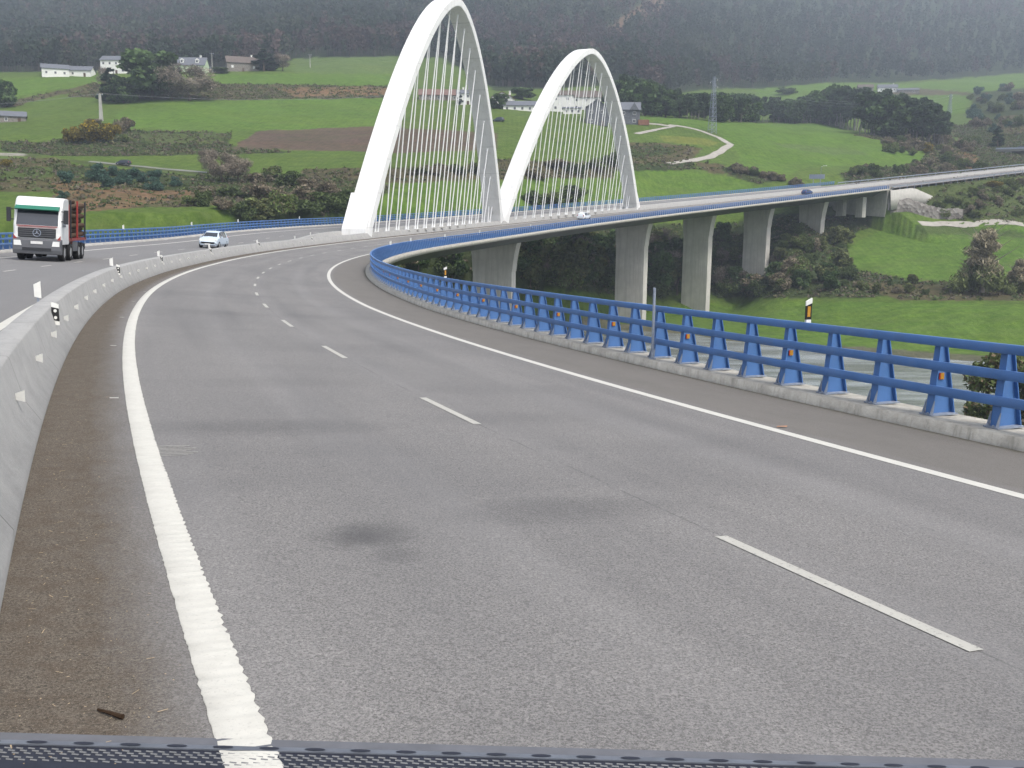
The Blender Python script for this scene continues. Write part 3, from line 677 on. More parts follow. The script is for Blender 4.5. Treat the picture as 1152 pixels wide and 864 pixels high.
def inpoly(x, y, poly):
    c = np.zeros(np.shape(x), bool); n = len(poly); j = n-1
    for i in range(n):
        xi, yi = poly[i]; xj, yj = poly[j]
        if yi != yj: c ^= ((yi > y) != (yj > y)) & (x < (xj-xi)*(y-yi)/(yj-yi)+xi)
        j = i
    return c
def dpoly(x, y, poly, closed=True):
    d = np.full(np.shape(x), 1e9); n = len(poly)
    for i in range(n if closed else n-1):
        a = poly[i]; b = poly[(i+1) % n]; ab = b-a
        t = np.clip(((x-a[0])*ab[0]+(y-a[1])*ab[1])/(ab@ab+1e-9), 0, 1)
        d = np.minimum(d, np.hypot(x-a[0]-ab[0]*t, y-a[1]-ab[1]*t))
    return d
rs = np.arange(S_AB+1, 640, 1.); rp = P(rs, 0.)
def height(X, Y):
    X = np.asarray(X, float); Y = np.asarray(Y, float)
    Yc = np.maximum(Y, 8.); i, t = smoothk(X/Yc); fy = np.interp(Yc, YR, np.arange(len(YR))); j = np.clip(fy.astype(int), 0, len(YR)-2); ty = fy-j
    e = (cE[i, j]*(1-ty)+cE[i, j+1]*ty)*(1-t) + (cE[i+1, j]*(1-ty)+cE[i+1, j+1]*ty)*t
    # near bank climbs to the road behind the camera
    up = smooth(-Y, -60, -6); e = e*(1-up) + (-5.)*up
    am = np.clip(Y/250., 0, 4)
    e = e + (vnoise(X/35, Y/35, 1)-.5)*1.2*am + (vnoise(X/11, Y/11, 2)-.5)*.35*np.clip(am, 0, 1.5)
    # river bed
    d = dpoly(X, Y, RIVER); ins = inpoly(X, Y, RIVER); sd = np.where(ins, -d, d) + (vnoise(X/7, Y/7, 3)-.5)*3
    bed = smooth(-sd, -7, 3); e = e*(1-bed) + np.minimum(e, -29.6)*bed
    # embankment and cutting of the road past the abutment
    m = Y > 200
    if np.any(m):
        x, y = X[m], Y[m]; dd = np.full(x.shape, 1e9); k = np.zeros(x.shape, int)
        for q in range(len(rs)):
            d2 = (x-rp[q, 0])**2+(y-rp[q, 1])**2; b = d2 < dd; dd[b] = d2[b]; k[b] = q
        s = rs[k]; th = np.interp(s, SS, TH); u = (x-rp[k, 0])*np.cos(th) - (y-rp[k, 1])*np.sin(th); al = (x-rp[k, 0])*np.sin(th) + (y-rp[k, 1])*np.cos(th)
        pe = P(s, np.clip(u, -21, 8)); re = pe[..., 2]-.75+al*np.interp(s, SS, g_)
        over = np.maximum(np.maximum(u-9.5, -23-u), 0); before = np.maximum(-(al)-.1, 0)*(k == 0)
        ev = e[m]; wf = (1-smooth(s, 386, 410))*(u > 5.9); ev2 = np.clip(ev, re-(over)*.62-before*14-6.8*wf, re+over*.75+before*.9-(k == 0)*(before > .5)*5)
        ev2 = np.where(over+before > 60, ev, ev2); e = e.copy(); e[m] = ev2
    return e
def ground(px, py, lo=60, hi=2300):
    kx, ke = ray(px, py); Y = np.concatenate([np.arange(lo, 800, .7), np.arange(800, hi, 4.)]); h = height(kx*Y, Y); d = ke*Y - h
    i = np.argmax(d < 0); 
    if not (d < 0).any(): i = len(Y)-1
    y = Y[i]; return Vector((kx*y, y, float(h[i])))

# ---- what grows where (each field is a polygon whose corners were found on the photo and dropped on the ground)
GR = (.102, .152, .031); GB = (.108, .180, .031); GD_ = (.076, .108, .032); OLV = (.085, .105, .038); BRN = (.105, .085, .050)
PLW = (.125, .085, .070); RED = (.19, .115, .070); SCR = (.050, .065, .028); YEL = (.17, .19, .045); PATH = (.36, .33, .29); FOR = (.035, .05, .025); PAL = (.115, .165, .05)
FIELDS = [  # colour, scrub density class, polygon in photo pixels
 (GR, 0, [(-600, 60), (1800, 60), (1800, 520), (-600, 520)]),
 (FOR, 3, [(-600, -500), (1800, -500), (1800, 78), (1152, 82), (1080, 88), (1000, 93), (930, 93), (850, 100), (800, 100), (740, 108), (690, 96), (560, 103), (500, 66), (450, 63), (330, 66), (310, 76), (150, 79), (0, 82), (-600, 82)]),
 (PAL, 0, [(330, 66), (450, 63), (470, 84), (330, 84)]),
 (GB, 0, [(230, 83), (440, 83), (440, 96), (230, 96)]),
 (GB, 0, [(0, 88), (110, 84), (140, 86), (90, 97), (0, 110)]),
 (BRN, 2, [(72, 108), (110, 95), (140, 92), (200, 100), (240, 94), (300, 95), (440, 97), (445, 109), (330, 113), (240, 112), (150, 112)]),
 (RED, 1, [(310, 99), (400, 97), (440, 100), (440, 107), (330, 109)]),
 (BRN, 1, [(0, 116), (60, 104), (110, 92), (114, 95), (70, 106), (20, 119), (0, 121)]),
 (GB, 0, [(150, 114), (445, 110), (445, 143), (230, 148), (120, 140)]),
 (SCR, 2, [(0, 159), (60, 160), (90, 148), (160, 146), (260, 150), (258, 163), (330, 172), (120, 177), (60, 176), (0, 170)]),
 (OLV, 1, [(150, 150), (250, 150), (255, 160), (170, 162)]),
 (PLW, 0, [(258, 168), (290, 147), (425, 142), (480, 146), (560, 150), (560, 168), (440, 172), (330, 169)]),
 (PATH, 0, [(-80, 171), (27, 172.5), (27, 175), (-80, 173.5)]),
 (OLV, 0, [(27, 173), (100, 182), (230, 194), (230, 197), (100, 185), (27, 176)]),
 (GR, 0, [(30, 176), (110, 176), (345, 174), (345, 188), (230, 192), (100, 181)]),
 (BRN, 1, [(-80, 178), (60, 178), (100, 190), (235, 199), (265, 230), (110, 236), (60, 215), (-80, 215)]),
 (RED, 1, [(60, 206), (120, 200), (200, 203), (230, 215), (160, 232), (90, 240), (60, 225)]),
 (GD_, 1, [(-80, 190), (60, 188), (60, 200), (-80, 206)]),
 (SCR, 1, [(60, 184), (230, 198), (250, 214), (170, 214), (70, 202)]),
 (GR, 0, [(95, 238), (150, 234), (268, 233), (268, 262), (60, 262)]),
 (GR, 0, [(330, 186), (420, 172), (470, 176), (470, 192), (360, 196)]),
 (BRN, 1, [(340, 190), (440, 188), (520, 186), (560, 180), (560, 200), (470, 206), (340, 206)]),
 (SCR, 2, [(222, 196), (300, 196), (400, 203), (440, 208), (440, 246), (395, 238), (340, 252), (268, 252), (262, 232), (230, 222)]),
 (GB, 0, [(415, 226), (470, 205), (560, 205), (720, 196), (720, 240), (395, 250)]),
 (BRN, 2, [(560, 180), (640, 182), (700, 188), (700, 200), (560, 202)]),
 (GR, 0, [(560, 130), (720, 130), (720, 178), (560, 170)]),
 (GR, 0, [(716, 128), (760, 133), (800, 148), (760, 152), (716, 150)]),
 (YEL, 0, [(742, 153), (790, 154), (812, 160), (800, 164), (745, 159)]),
 (BRN, 1, [(700, 160), (745, 160), (790, 166), (778, 180), (740, 186), (700, 188)]),
 (SCR, 2, [(690, 165), (745, 163), (760, 172), (720, 178), (690, 176)]),
 (SCR, 2, [(690, 184), (780, 183), (785, 191), (740, 193), (690, 192)]),
 (BRN, 1, [(782, 182), (812, 184), (830, 196), (790, 194)]),
 (GB, 0, [(690, 192), (790, 192), (840, 204), (880, 214), (850, 228), (690, 240)]),
 (SCR, 2, [(812, 189), (850, 187), (872, 200), (920, 208), (900, 214), (860, 208), (820, 198)]),
 (GB, 0, [(716, 126), (760, 132), (830, 139), (925, 139), (965, 152), (1040, 168), (1037, 182), (1010, 188), (960, 186), (900, 190), (880, 202), (840, 192), (826, 168), (810, 150), (760, 140), (716, 134)]),
 (PAL, 0, [(866, 160), (960, 168), (980, 174), (940, 174), (880, 166)]),
 (GR, 0, [(845, 208), (900, 200), (950, 196), (960, 206), (900, 214)]),
 (SCR, 2, [(940, 196), (975, 189), (1030, 188), (1060, 180), (1100, 190), (1125, 196), (1060, 205), (960, 209)]),
 (BRN, 2, [(960, 152), (1000, 150), (1060, 145), (1110, 190), (1060, 192), (1036, 184), (1042, 168)]),
 (RED, 1, [(1078, 166), (1100, 166), (1112, 192), (1090, 192)]),
 (SCR, 2, [(1085, 102), (1152, 98), (1300, 98), (1300, 190), (1112, 190), (1070, 150), (1060, 140), (1095, 118)]),
 (BRN, 1, [(1130, 130), (1300, 130), (1300, 150), (1110, 150)]),
 (PAL, 0, [(1068, 126), (1090, 126), (1100, 134), (1080, 142), (1068, 138)]),
 (GB, 0, [(850, 100), (940, 93), (1010, 94), (1080, 100), (1092, 108), (1088, 126), (1060, 130), (850, 126)]),
 (BRN, 1, [(990, 100), (1035, 99), (1090, 104), (1090, 107), (1000, 107)]),
 (GB, 0, [(1000, 96), (1152, 83), (1300, 80), (1300, 99), (1152, 99), (1090, 104)]),
 (OLV, 2, [(1000, 212), (1040, 206), (1152, 190), (1300, 180), (1300, 252), (1085, 250), (1045, 236)]),
 (OLV, 1, [(1000, 208), (1060, 204), (1152, 192), (1152, 199), (1060, 214), (1010, 217)]),
 (GB, 0, [(940, 286), (985, 262), (1010, 250), (1300, 252), (1300, 320), (1100, 318), (1020, 312), (960, 300)]),
 (GD_, 0, [(1010, 252), (1100, 255), (1152, 262), (1152, 268), (1080, 264), (1020, 262)]),
 (SCR, 2, [(780, 262), (880, 240), (1000, 246), (950, 268), (930, 290), (960, 303), (1020, 315), (1152, 322), (1152, 330), (1000, 334), (870, 336), (780, 330)]),
 (BRN, 1, [(960, 318), (1152, 322), (1300, 324), (1300, 340), (1010, 338)]),
 (SCR, 2, [(440, 275), (700, 255), (800, 250), (800, 320), (700, 332), (620, 326), (440, 350)]),
 (GB, 0, [(590, 330), (640, 328), (740, 345), (860, 338), (1300, 345), (1300, 400), (1152, 402), (980, 391), (850, 384), (740, 367), (600, 352)]),
]
def paint(X, Y, E):
    pxx, pyy = project(X, Y, E); wob = (vnoise(X/9, Y/9, 5)-.5); wob2 = (vnoise(X/6, Y/6, 6)-.5)
    pxx = pxx + wob*5; pyy = pyy + wob2*2.0
    col = np.zeros(X.shape+(3,)); cls = np.zeros(X.shape, int)
    for c, k, poly in FIELDS:
        m = inpoly(pxx, pyy, np.array(poly, float)); col[m] = c; cls[m] = k
    out = col.sum(-1) == 0; col[out] = GD_
    far = (Y > 760) & (cls == 0) & (pyy < 76); 
    # rusty felled strip on the mountain, pinkish bare patches
    m = inpoly(pxx, pyy, np.array([(680, 40), (690, 26), (735, -4), (760, -10), (750, 8), (720, 30), (690, 44)], float)) | inpoly(pxx, pyy, np.array([(553, 66), (575, 58), (600, 64), (596, 76), (560, 76)], float))
    col[m] = (.17, .10, .07); cls[m & (cls == 3)] = 4
    # river bank: mud and stones
    d = dpoly(X, Y, RIVER); b = (d < 9) & (E < -25.5) | (E < -27.9); col[b] = (.13, .12, .09)
    v = vnoise(X/4, Y/4, 8)*.5 + vnoise(X/14, Y/14, 9)*.5; col *= (.86+.28*v)[..., None]
    return col, cls
KG_, YG_ = np.meshgrid(KX, YR); TX = KG_*YG_; TE = height(TX, YG_)
tcol, tcls = paint(TX, YG_, TE)
ny, nx = TX.shape; ii = (np.arange(ny-1)*nx)[:, None] + np.arange(nx-1)[None, :]
TF = np.stack([ii, ii+1, ii+nx+1, ii+nx], -1).reshape(-1, 4)
g = G('terrain', .95, .08); w_ = g.coord('World'); a = g.n('ShaderNodeAttribute', attribute_name='Col').outputs['Color']
c = g.mix(g.ramp(g.noise(w_, .35, 6, .8), .38, .64), a, (.48, .58, .45), 'MULTIPLY')
c = g.mix(g.ramp(g.noise(g.map(w_, (.012, .05, .05)), 1., 5, .7), .48, .62, 0, .45), c, (1.15, 1.0, .9), 'MULTIPLY')
wv = g.n('ShaderNodeTexWave'); g.l(g.map(w_, (.22, .5, 0)), wv.inputs['Vector']); wv.inputs['Scale'].default_value = .8; wv.inputs['Distortion'].default_value = 2.5; wv.inputs['Detail'].default_value = 3
c = g.mix(g.ramp(wv.outputs['Fac'], .3, .8, 0, .22), c, (.6, .68, .55), 'MULTIPLY')
c = g.mix(g.ramp(g.noise(g.map(w_, (.03, .25, .25)), 1., 5, .65), .45, .7, 0, .35), c, (.10, .12, .045))
c = g.mix(g.ramp(g.noise(w_, 1.8, 5, .8), .5, .72, 0, .45), c, (.75, .8, .6), 'MULTIPLY')
g.col(c); g.bump(g.noise(w_, 1.2, 6, .75), .5, .8); M['terrain'] = g.m
tag(obj('terrain', npmesh('terrain', np.stack([TX, YG_, TE], -1).reshape(-1, 3), TF, M['terrain'], tcol.reshape(-1, 3), True)), kind='structure')
# land behind the camera
bx = np.linspace(-3000, 3000, 40); by = np.linspace(-1500, 9, 20); BX, BY = np.meshgrid(bx, by); BE = np.full(BX.shape, -5.05) + (vnoise(BX/60, BY/60)-.5)*.6*(BY < 0)
ii = (np.arange(19)*40)[:, None] + np.arange(39)[None, :]
tag(obj('ground', npmesh('ground', np.stack([BX, BY, BE], -1).reshape(-1, 3), np.stack([ii, ii+1, ii+41, ii+40], -1).reshape(-1, 4), M['terrain'], np.tile(np.array(GD_), (BX.size, 1)))), kind='structure')
# water
g = G('river_water', .2, 1.); w_ = g.coord('World')
g.col(g.mix(g.ramp(g.noise(g.map(w_, (.02, .16, 1)), 1., 5, .7), .42, .6), (.11, .12, .10), (.30, .33, .335)))  # stretched pale streaks: sky reflections painted into the water colour
bb = g.math('ADD', g.noise(g.map(w_, (.5, 1.4, 1)), 1.2, 5, .65), g.math('MULTIPLY', g.noise(g.map(w_, (.05, .16, 1)), 1., 3), 1.5)); g.bump(bb, .6, 1.)
mb = MB(); mb.add([(-600, -300, -28.0), (1200, -300, -28.0), (1200, 330, -28.0), (-600, 330, -28.0)], [(0, 1, 2, 3)]); tag(mb.build('river', g.m), kind='structure')
# footpath in the fields (a real strip on the ground)
def pathstrip(name, pts, wd, m, lift=.12):
    g0 = [ground(*p) for p in pts]; L = []
    for i in range(len(g0)-1):
        n = max(2, int((g0[i+1]-g0[i]).length/3))
        for k in range(n): q = g0[i].lerp(g0[i+1], k/n); L.append(q)
    L.append(g0[-1]); V = []
    for i, q in enumerate(L):
        d = (L[min(i+1, len(L)-1)]-L[max(i-1, 0)]); d.z = 0; d.normalize(); nrm = Vector((-d.y, d.x, 0))
        for sx in (-1, -.33, .33, 1):
            p = q + nrm*sx*wd*(1+.12*math.sin(i*1.7+sx)); V.append((p.x, p.y, float(height(np.array([p.x]), np.array([p.y]))[0])+lift))
    Fq = [(4*i+j, 4*i+j+1, 4*i+5+j, 4*i+4+j) for i in range(len(L)-1) for j in range(3)]
    return tag(obj(name, npmesh(name, V, Fq, m)), kind='structure')
M['path'] = simple('gravel_path', (.36, .34, .30), .95, .1, .15, .5, kind='World')
pathstrip('path', [(716, 151), (738, 146), (757, 143), (740, 140), (716, 139)], 1.3, M['path'])
pathstrip('path', [(752, 141), (790, 148), (808, 155), (822, 163), (812, 170), (797, 178), (780, 181), (752, 185)], 1.45, M['path'])
pathstrip('path', [(-60, 172), (10, 173), (28, 175)], 1.3, M['path'])
pathstrip('path', [(1035, 252), (1060, 253), (1152, 254)], 1.1, M['path'])
pathstrip('path', [(100, 182.5), (160, 188), (235, 195)], 1.2, simple('lane_surface', (.20, .2, .17), kind='World'))

# ------------------------------------------------------------------ plants
def leafmat(name, sat=1.):
    g = G(name, .75, .15); a = g.n('ShaderNodeAttribute', attribute_name='Col').outputs['Color']; g.col(a)
    tr = g.n('ShaderNodeBsdfTranslucent'); g.l(a, tr.inputs[0]); ms = g.n('ShaderNodeMixShader'); ms.inputs[0].default_value = .25
    out = [x for x in g.t.nodes if x.type == 'OUTPUT_MATERIAL'][0]; g.l(g.b.outputs[0], ms.inputs[1]); g.l(tr.outputs[0], ms.inputs[2]); g.l(ms.outputs[0], out.inputs[0]); return g.m
M['leaf'] = leafmat('foliage')
def quads(Cn, size, col, elong=1., up=0., r=None):
    """leaf-cluster quads at centres Cn"""
    r = r or rng; n = len(Cn); a = r.normal(size=(n, 3)); a /= np.linalg.norm(a, axis=1)[:, None]
    if up: a[:, 2] = a[:, 2]*1.0 + up*np.sign(a[:, 2]+.01); a /= np.linalg.norm(a, axis=1)[:, None]
    b = r.normal(size=(n, 3)); b -= (a*b).sum(1)[:, None]*a; b /= np.linalg.norm(b, axis=1)[:, None]
    sz = (size*r.uniform(.6, 1.4, n))[:, None]; A = a*sz*elong; B = b*sz
    V = np.stack([Cn-A-B*.6, Cn+A*.3-B, Cn+A+B*.7, Cn-A*.4+B], 1).reshape(-1, 3)
    return V, np.arange(4*n).reshape(-1, 4), np.repeat(col, 4, axis=0)
def blobpts(n, blobs, r, shell=.55):
    """points in a union of ellipsoids, biased to the outside"""
    w = np.array([b[3]*b[4]*b[5] for b in blobs])**(2/3); k = r.choice(len(blobs), n, p=w/w.sum()); B = np.array(blobs)[k]
    d = r.normal(size=(n, 3)); d /= np.linalg.norm(d, axis=1)[:, None]; rr = r.uniform(shell, 1.04, n)**.6
    return B[:, :3] + d*B[:, 3:6]*rr[:, None], k
def colvar(n, base, r, k=None, v=.35, alt=None):
    c = np.tile(np.array(base), (n, 1))*(1+v*(r.random(n)-.5)*2)[:, None]
    if k is not None: cl = np.random.default_rng(5).uniform(.7, 1.35, k.max()+1); c *= cl[k][:, None]
    if alt is not None: m = r.random(n) < alt[1]; c[m] = np.array(alt[0])*(1+v*(r.random(m.sum())-.5))[:, None]
    return c
def crown_mesh(kind, seed, H=10.):
    r = np.random.default_rng(seed); bl = []
    if kind == 'broad':      # round dense crown reaching near the ground
        for i in range(22):
            t = r.uniform(0, 2*math.pi); z = r.uniform(.22, .92); rad = .38*math.sqrt(max(.05, 1-((z-.52)/.5)**2))*H*r.uniform(.3, 1); s = r.uniform(.10, .19)*H
            bl.append((rad*math.cos(t), rad*math.sin(t), z*H*.95, s, s, s*.8))
        p, k = blobpts(2300, bl, r); return quads(p, .034*H, colvar(len(p), (.042, .068, .024), r, k), r=r)
    if kind == 'fine':
        for i in range(34):
            t = r.uniform(0, 2*math.pi); z = r.uniform(.15, .95); rad = .36*math.sqrt(max(.05, 1-((z-.5)/.52)**2))*H*r.uniform(.2, 1); s = r.uniform(.06, .13)*H
            bl.append((rad*math.cos(t), rad*math.sin(t), z*H*.95, s, s, s))
        p, k = blobpts(16000, bl, r, .15); return quads(p, .011*H, colvar(len(p), (.075, .095, .035), r, k, .4, ((.13, .10, .06), .2)), elong=1.6, r=r)
    if kind == 'olive':
        for i in range(20):
            t = r.uniform(0, 2*math.pi); z = r.uniform(.25, .9); rad = .36*math.sqrt(max(.05, 1-((z-.5)/.5)**2))*H*r.uniform(.3, 1); s = r.uniform(.09, .18)*H
            bl.append((rad*math.cos(t), rad*math.sin(t), z*H*.95, s, s, s*.8))
        p, k = blobpts(2000, bl, r); return quads(p, .034*H, colvar(len(p), (.085, .10, .04), r, k, alt=((.13, .13, .05), .15)), r=r)
    if kind == 'bare':       # leafless crown: many fine grey-brown twigs
        for i in range(16):
            t = r.uniform(0, 2*math.pi); z = r.uniform(.3, .88); rad = .34*math.sqrt(max(.05, 1-((z-.52)/.52)**2))*H*r.uniform(.2, 1); s = r.uniform(.12, .2)*H
            bl.append((rad*math.cos(t), rad*math.sin(t), z*H*.95, s, s, s))
        p, k = blobpts(4200, bl, r, .1); V, Fq, c = quads(p, .0055*H, colvar(len(p), (.125, .108, .085), r, k), elong=6.5, r=r); return V, Fq, c
    if kind == 'willow':     # tall loose cone, twiggy top, greening foot
        for i in range(60):
            z = r.uniform(.08, .95); t = r.uniform(0, 2*math.pi); rad = .30*H*(1-z)**.55*r.uniform(.1, 1); s = r.uniform(.05, .09)*H*(1.25-z*.6)
            bl.append((rad*math.cos(t), rad*math.sin(t), z*H, s, s, s*1.4))
        p, k = blobpts(7500, bl, r, .1); c = colvar(len(p), (.17, .15, .10), r, k); low = p[:, 2] < H*(.25+.3*r.random(len(p))); c[low] = colvar(low.sum(), (.10, .12, .045), r)
        return quads(p, .0055*H, c, elong=6., up=.6, r=r)
    if kind == 'euca':       # tall bare stem, ragged crown in tufts
        for i in range(17):
            z = r.uniform(.46, .97); t = r.uniform(0, 2*math.pi); rad = .17*H*r.uniform(.15, 1)*(1.15-abs(z-.6)); s = r.uniform(.055, .10)*H
            bl.append((rad*math.cos(t), rad*math.sin(t), z*H, s, s, s*.75))
        p, k = blobpts(1300, bl, r, .3); return quads(p, .026*H, colvar(len(p), (.040, .062, .032), r, k), r=r)
    if kind == 'conifer':
        for i in range(26):
            z = r.uniform(.08, .97); t = r.uniform(0, 2*math.pi); rad = .27*H*(1-z)**.8*r.uniform(.5, 1); s = r.uniform(.06, .12)*H*(1.2-z)
            bl.append((rad*math.cos(t), rad*math.sin(t), z*H, s, s, s*.7))
        p, k = blobpts(1700, bl, r, .5); return quads(p, .028*H, colvar(len(p), (.022, .040, .020), r, k), r=r)
    base = {'bush': (.048, .066, .024), 'gorse': (.12, .10, .022), 'dryb': (.105, .088, .062), 'bluebush': (.045, .085, .062), 'greenbush': (.085, .115, .035)}[kind]
    alt = {'bush': None, 'gorse': ((.26, .19, .02), .16), 'dryb': ((.05, .06, .025), .2), 'bluebush': None, 'greenbush': ((.10, .09, .05), .2)}[kind]
    for i in range(13):
        t = r.uniform(0, 2*math.pi); rad = r.uniform(0, .55)*H; z = r.uniform(.18, .72)*H*(1.1-.5*rad/H); s = r.uniform(.16, .30)*H
        bl.append((rad*math.cos(t), rad*math.sin(t), z, s, s, s*.8))
    p, k = blobpts(2400, bl, r, .35); p = p[p[:, 2] > -.02*H]; k = np.zeros(len(p), int); return quads(p, (.022 if kind == 'dryb' else .034)*H, colvar(len(p), base, r, None, .45, alt), elong=2.8 if kind == 'dryb' else 1., r=r)
def trunk_mb(kind, seed, H=10.):
    r = random.Random(seed); mb = MB(); top = {'euca': .93, 'conifer': .9, 'willow': .9}.get(kind, .72)*H
    r0 = {'euca': .014, 'conifer': .02}.get(kind, .028)*H; p = Vector((0, 0, -.06*H)); n = 6; rad = r0
    for i in range(n):
        q = Vector((r.uniform(-.012, .012)*H*(i+1), r.uniform(-.012, .012)*H*(i+1), top*(i+1)/n)); r2 = r0*(1-.8*(i+1)/n); mb.tube(p, q, rad, r2, 7, cap=(i in (0, n-1)))
        if i >= (3 if kind == 'euca' else 1):
            for _ in range(3):
                t = r.uniform(0, 6.28); L = {'euca': .13, 'conifer': .14}.get(kind, .34)*H*r.uniform(.6, 1); d = Vector((math.cos(t)*.75, math.sin(t)*.75, .75 if kind != 'conifer' else .2))
                mid = q + d*L*.5 + Vector((0, 0, .02*H)); mb.tube(q, mid, r2*.6, r2*.35, 5, cap=False); mb.tube(mid, q+d*L+Vector((0, 0, .05*H)), r2*.35, r2*.1, 5, cap=False)
        p, rad = q, r2
    return mb
RC = P(rs, -6.5)
PROTO = {}
BRIGHT = dict(bare=1.8, dryb=1.9, bush=1.75, greenbush=1.5, gorse=1.3, euca=1.35, broad=1.6, olive=1.4, willow=1.6, conifer=1.3, bluebush=1.4)
def plant(kind, px=None, py=None, hpx=None, wpx=None, label='', name='tree', cat='tree', group=None, pos=None, Hm=None, seed=0, wide=1.):
    v = seed % 3; key = (kind, v); bushy = kind in ('bush', 'gorse', 'dryb', 'bluebush', 'greenbush')
    if pos is None: pos = ground(px, py)
    H = Hm if Hm else hpx*pos.y/F/math.cos(PITCH)
    Hn = .95 if bushy else 1.
    if key not in PROTO:
        V, Fq, c = crown_mesh(kind, 11*v+hash_(kind)); me = npmesh('crown', V, Fq, M['leaf'], c*BRIGHT.get(kind, 1.3))
        PROTO[key] = [me, None if bushy else (M['ptrunk'] if kind in ('euca', 'willow') else M['trunk'])]
        if not bushy:
            o = trunk_mb(kind, v).build('trunk', PROTO[key][1]); PROTO[key].append(o.data); bpy.data.objects.remove(o)
        ref = V[:, 2].max(); PROTO[key].append(ref); PROTO[key].append(np.percentile(np.abs(V[:, 0]), 98)*2)
    if pos.y > 335 and pos.x > 80 and ((pos.x-RC[:, 0])**2+(pos.y-RC[:, 1])**2).min() < 19**2: return None
    P_ = PROTO[key]; ref, wref = P_[-2], P_[-1]; sc = H/ref
    sx = (wpx*pos.y/F/wref) if wpx else sc*wide
    if bushy:
        o = obj(name, P_[0]); 
    else:
        o = empty(name, (0, 0, 0)); obj('crown', P_[0], o); obj('trunk', P_[2], o)
    o.location = pos + Vector((0, 0, -.05*H)); o.scale = (sx, sx, sc); o.rotation_euler = (0, 0, (seed*2.4) % 6.28)
    return tag(o, label, cat, group)
def hash_(s): return sum(ord(ch)*(i+3) for i, ch in enumerate(s)) % 1000
T = plant
# left hill
T('broad', 172, 112, 55, 62, 'big round dark green tree in the middle of the left hill clump', seed=1)
T('bare', 213, 113, 42, 46, 'grey-brown leafless tree at the right end of the hilltop clump', seed=2)
T('bare', 193, 113, 34, 30, 'low leafless tree crowding the foot of the round hill tree', seed=0)
T('conifer', 126, 115, 38, 26, 'dark evergreen standing left of the big round hill tree', seed=4, )
T('bare', 118, 97, 22, 14, 'thin leafless tree in front of the white two-storey farmhouse', seed=5)
T('broad', 139, 116, 30, 26, 'small dark tree at the left foot of the big round hill tree', seed=2)
T('conifer', 297, 80, 24, 26, 'dark evergreen beside the grey stone farmhouse on the hill', seed=1)
T('bare', 318, 80, 20, 18, 'small grey leafless tree right of the hilltop evergreen', seed=1)
T('broad', 5, 121, 30, 24, 'dark green tree cut by the left edge of the photo', seed=0)
T('bush', 246, 82, 6, 20, 'low dark hedge bush before the pale green house', 'bush', 'bush', seed=0)
for i, (px, py, h, w_) in enumerate(((86, 162, 20, 26), (104, 160, 26, 32), (124, 160, 22, 28))):
    T('gorse', px, py, h, w_, ['left one', 'middle one', 'right one'][i] + ' of three yellow gorse bushes below the hill pylon', 'gorse_bush', 'bush', 'gorse bushes on the left hill', seed=i)
T('dryb', 140, 148, 17, 20, 'dark leafless bush right of the yellow gorse', 'bush', 'bush', seed=1)
T('greenbush', 142, 160, 9, 16, 'pale green bush at the right end of the gorse', 'bush', 'bush', seed=1)
T('dryb', 106, 140, 7, 18, 'small dark bush at the foot of the concrete pole', 'bush', 'bush', seed=2)
T('gorse', 8, 188, 9, 14, 'small yellowish bush under the lane at the left edge', 'gorse_bush', 'bush', seed=2)
for i, (px, py, h) in enumerate(((72, 206, 14), (78, 201, 9), (112, 203, 20), (118, 212, 16), (129, 198, 12), (138, 207, 16), (150, 203, 15), (160, 205, 12), (172, 214, 16), (176, 203, 13), (70, 226, 12), (196, 210, 12))):
    T('bluebush', px, py, h, None, 'blue-green young eucalyptus among the reddish scrub of the left slope', 'young_eucalyptus', 'shrub', 'young eucalyptus on the left slope', seed=i)
for i, (px, py, h, w_, k) in enumerate(((236, 196, 30, 22, 'bare'), (250, 205, 36, 30, 'bare'), (268, 204, 30, 26, 'bare'))):
    T(k, px, py, h, w_, ['left one', 'middle one', 'right one'][i]+' of three leafless grey trees on the left slope above the scrub', group='leafless trees on the left slope', seed=i+1)
lst = [(215, 232, 12, 20, 'greenbush'), (228, 232, 20, 18, 'bush'), (232, 222, 14, 22, 'dryb'), (252, 236, 16, 26, 'dryb'), (276, 250, 22, 30, 'bush'), (292, 252, 30, 34, 'olive'), (300, 226, 26, 34, 'dryb'), (318, 240, 26, 36, 'greenbush'), (340, 232, 26, 40, 'dryb'),
       (358, 244, 24, 36, 'bush'), (378, 240, 24, 36, 'bush'), (330, 208, 16, 30, 'bush'), (308, 200, 14, 24, 'greenbush'), (290, 206, 12, 26, 'dryb'), (350, 212, 14, 30, 'dryb'), (262, 222, 12, 22, 'bush'), (392, 226, 14, 30, 'bush'), (370, 218, 16, 28, 'dryb')]
for i, (px, py, h, w_, k) in enumerate(lst):
    if k == 'olive': T(k, px, py, h, w_, 'olive green rounded tree among the purple-brown bushes behind the far railing', seed=i)
    else: T(k, px, py, h, w_, {'dryb': 'brown leafless', 'bush': 'dark green', 'greenbush': 'light green'}[k]+' bush in the thicket behind the far railing', 'bush', 'bush', 'bushes of the thicket behind the far railing', seed=i)
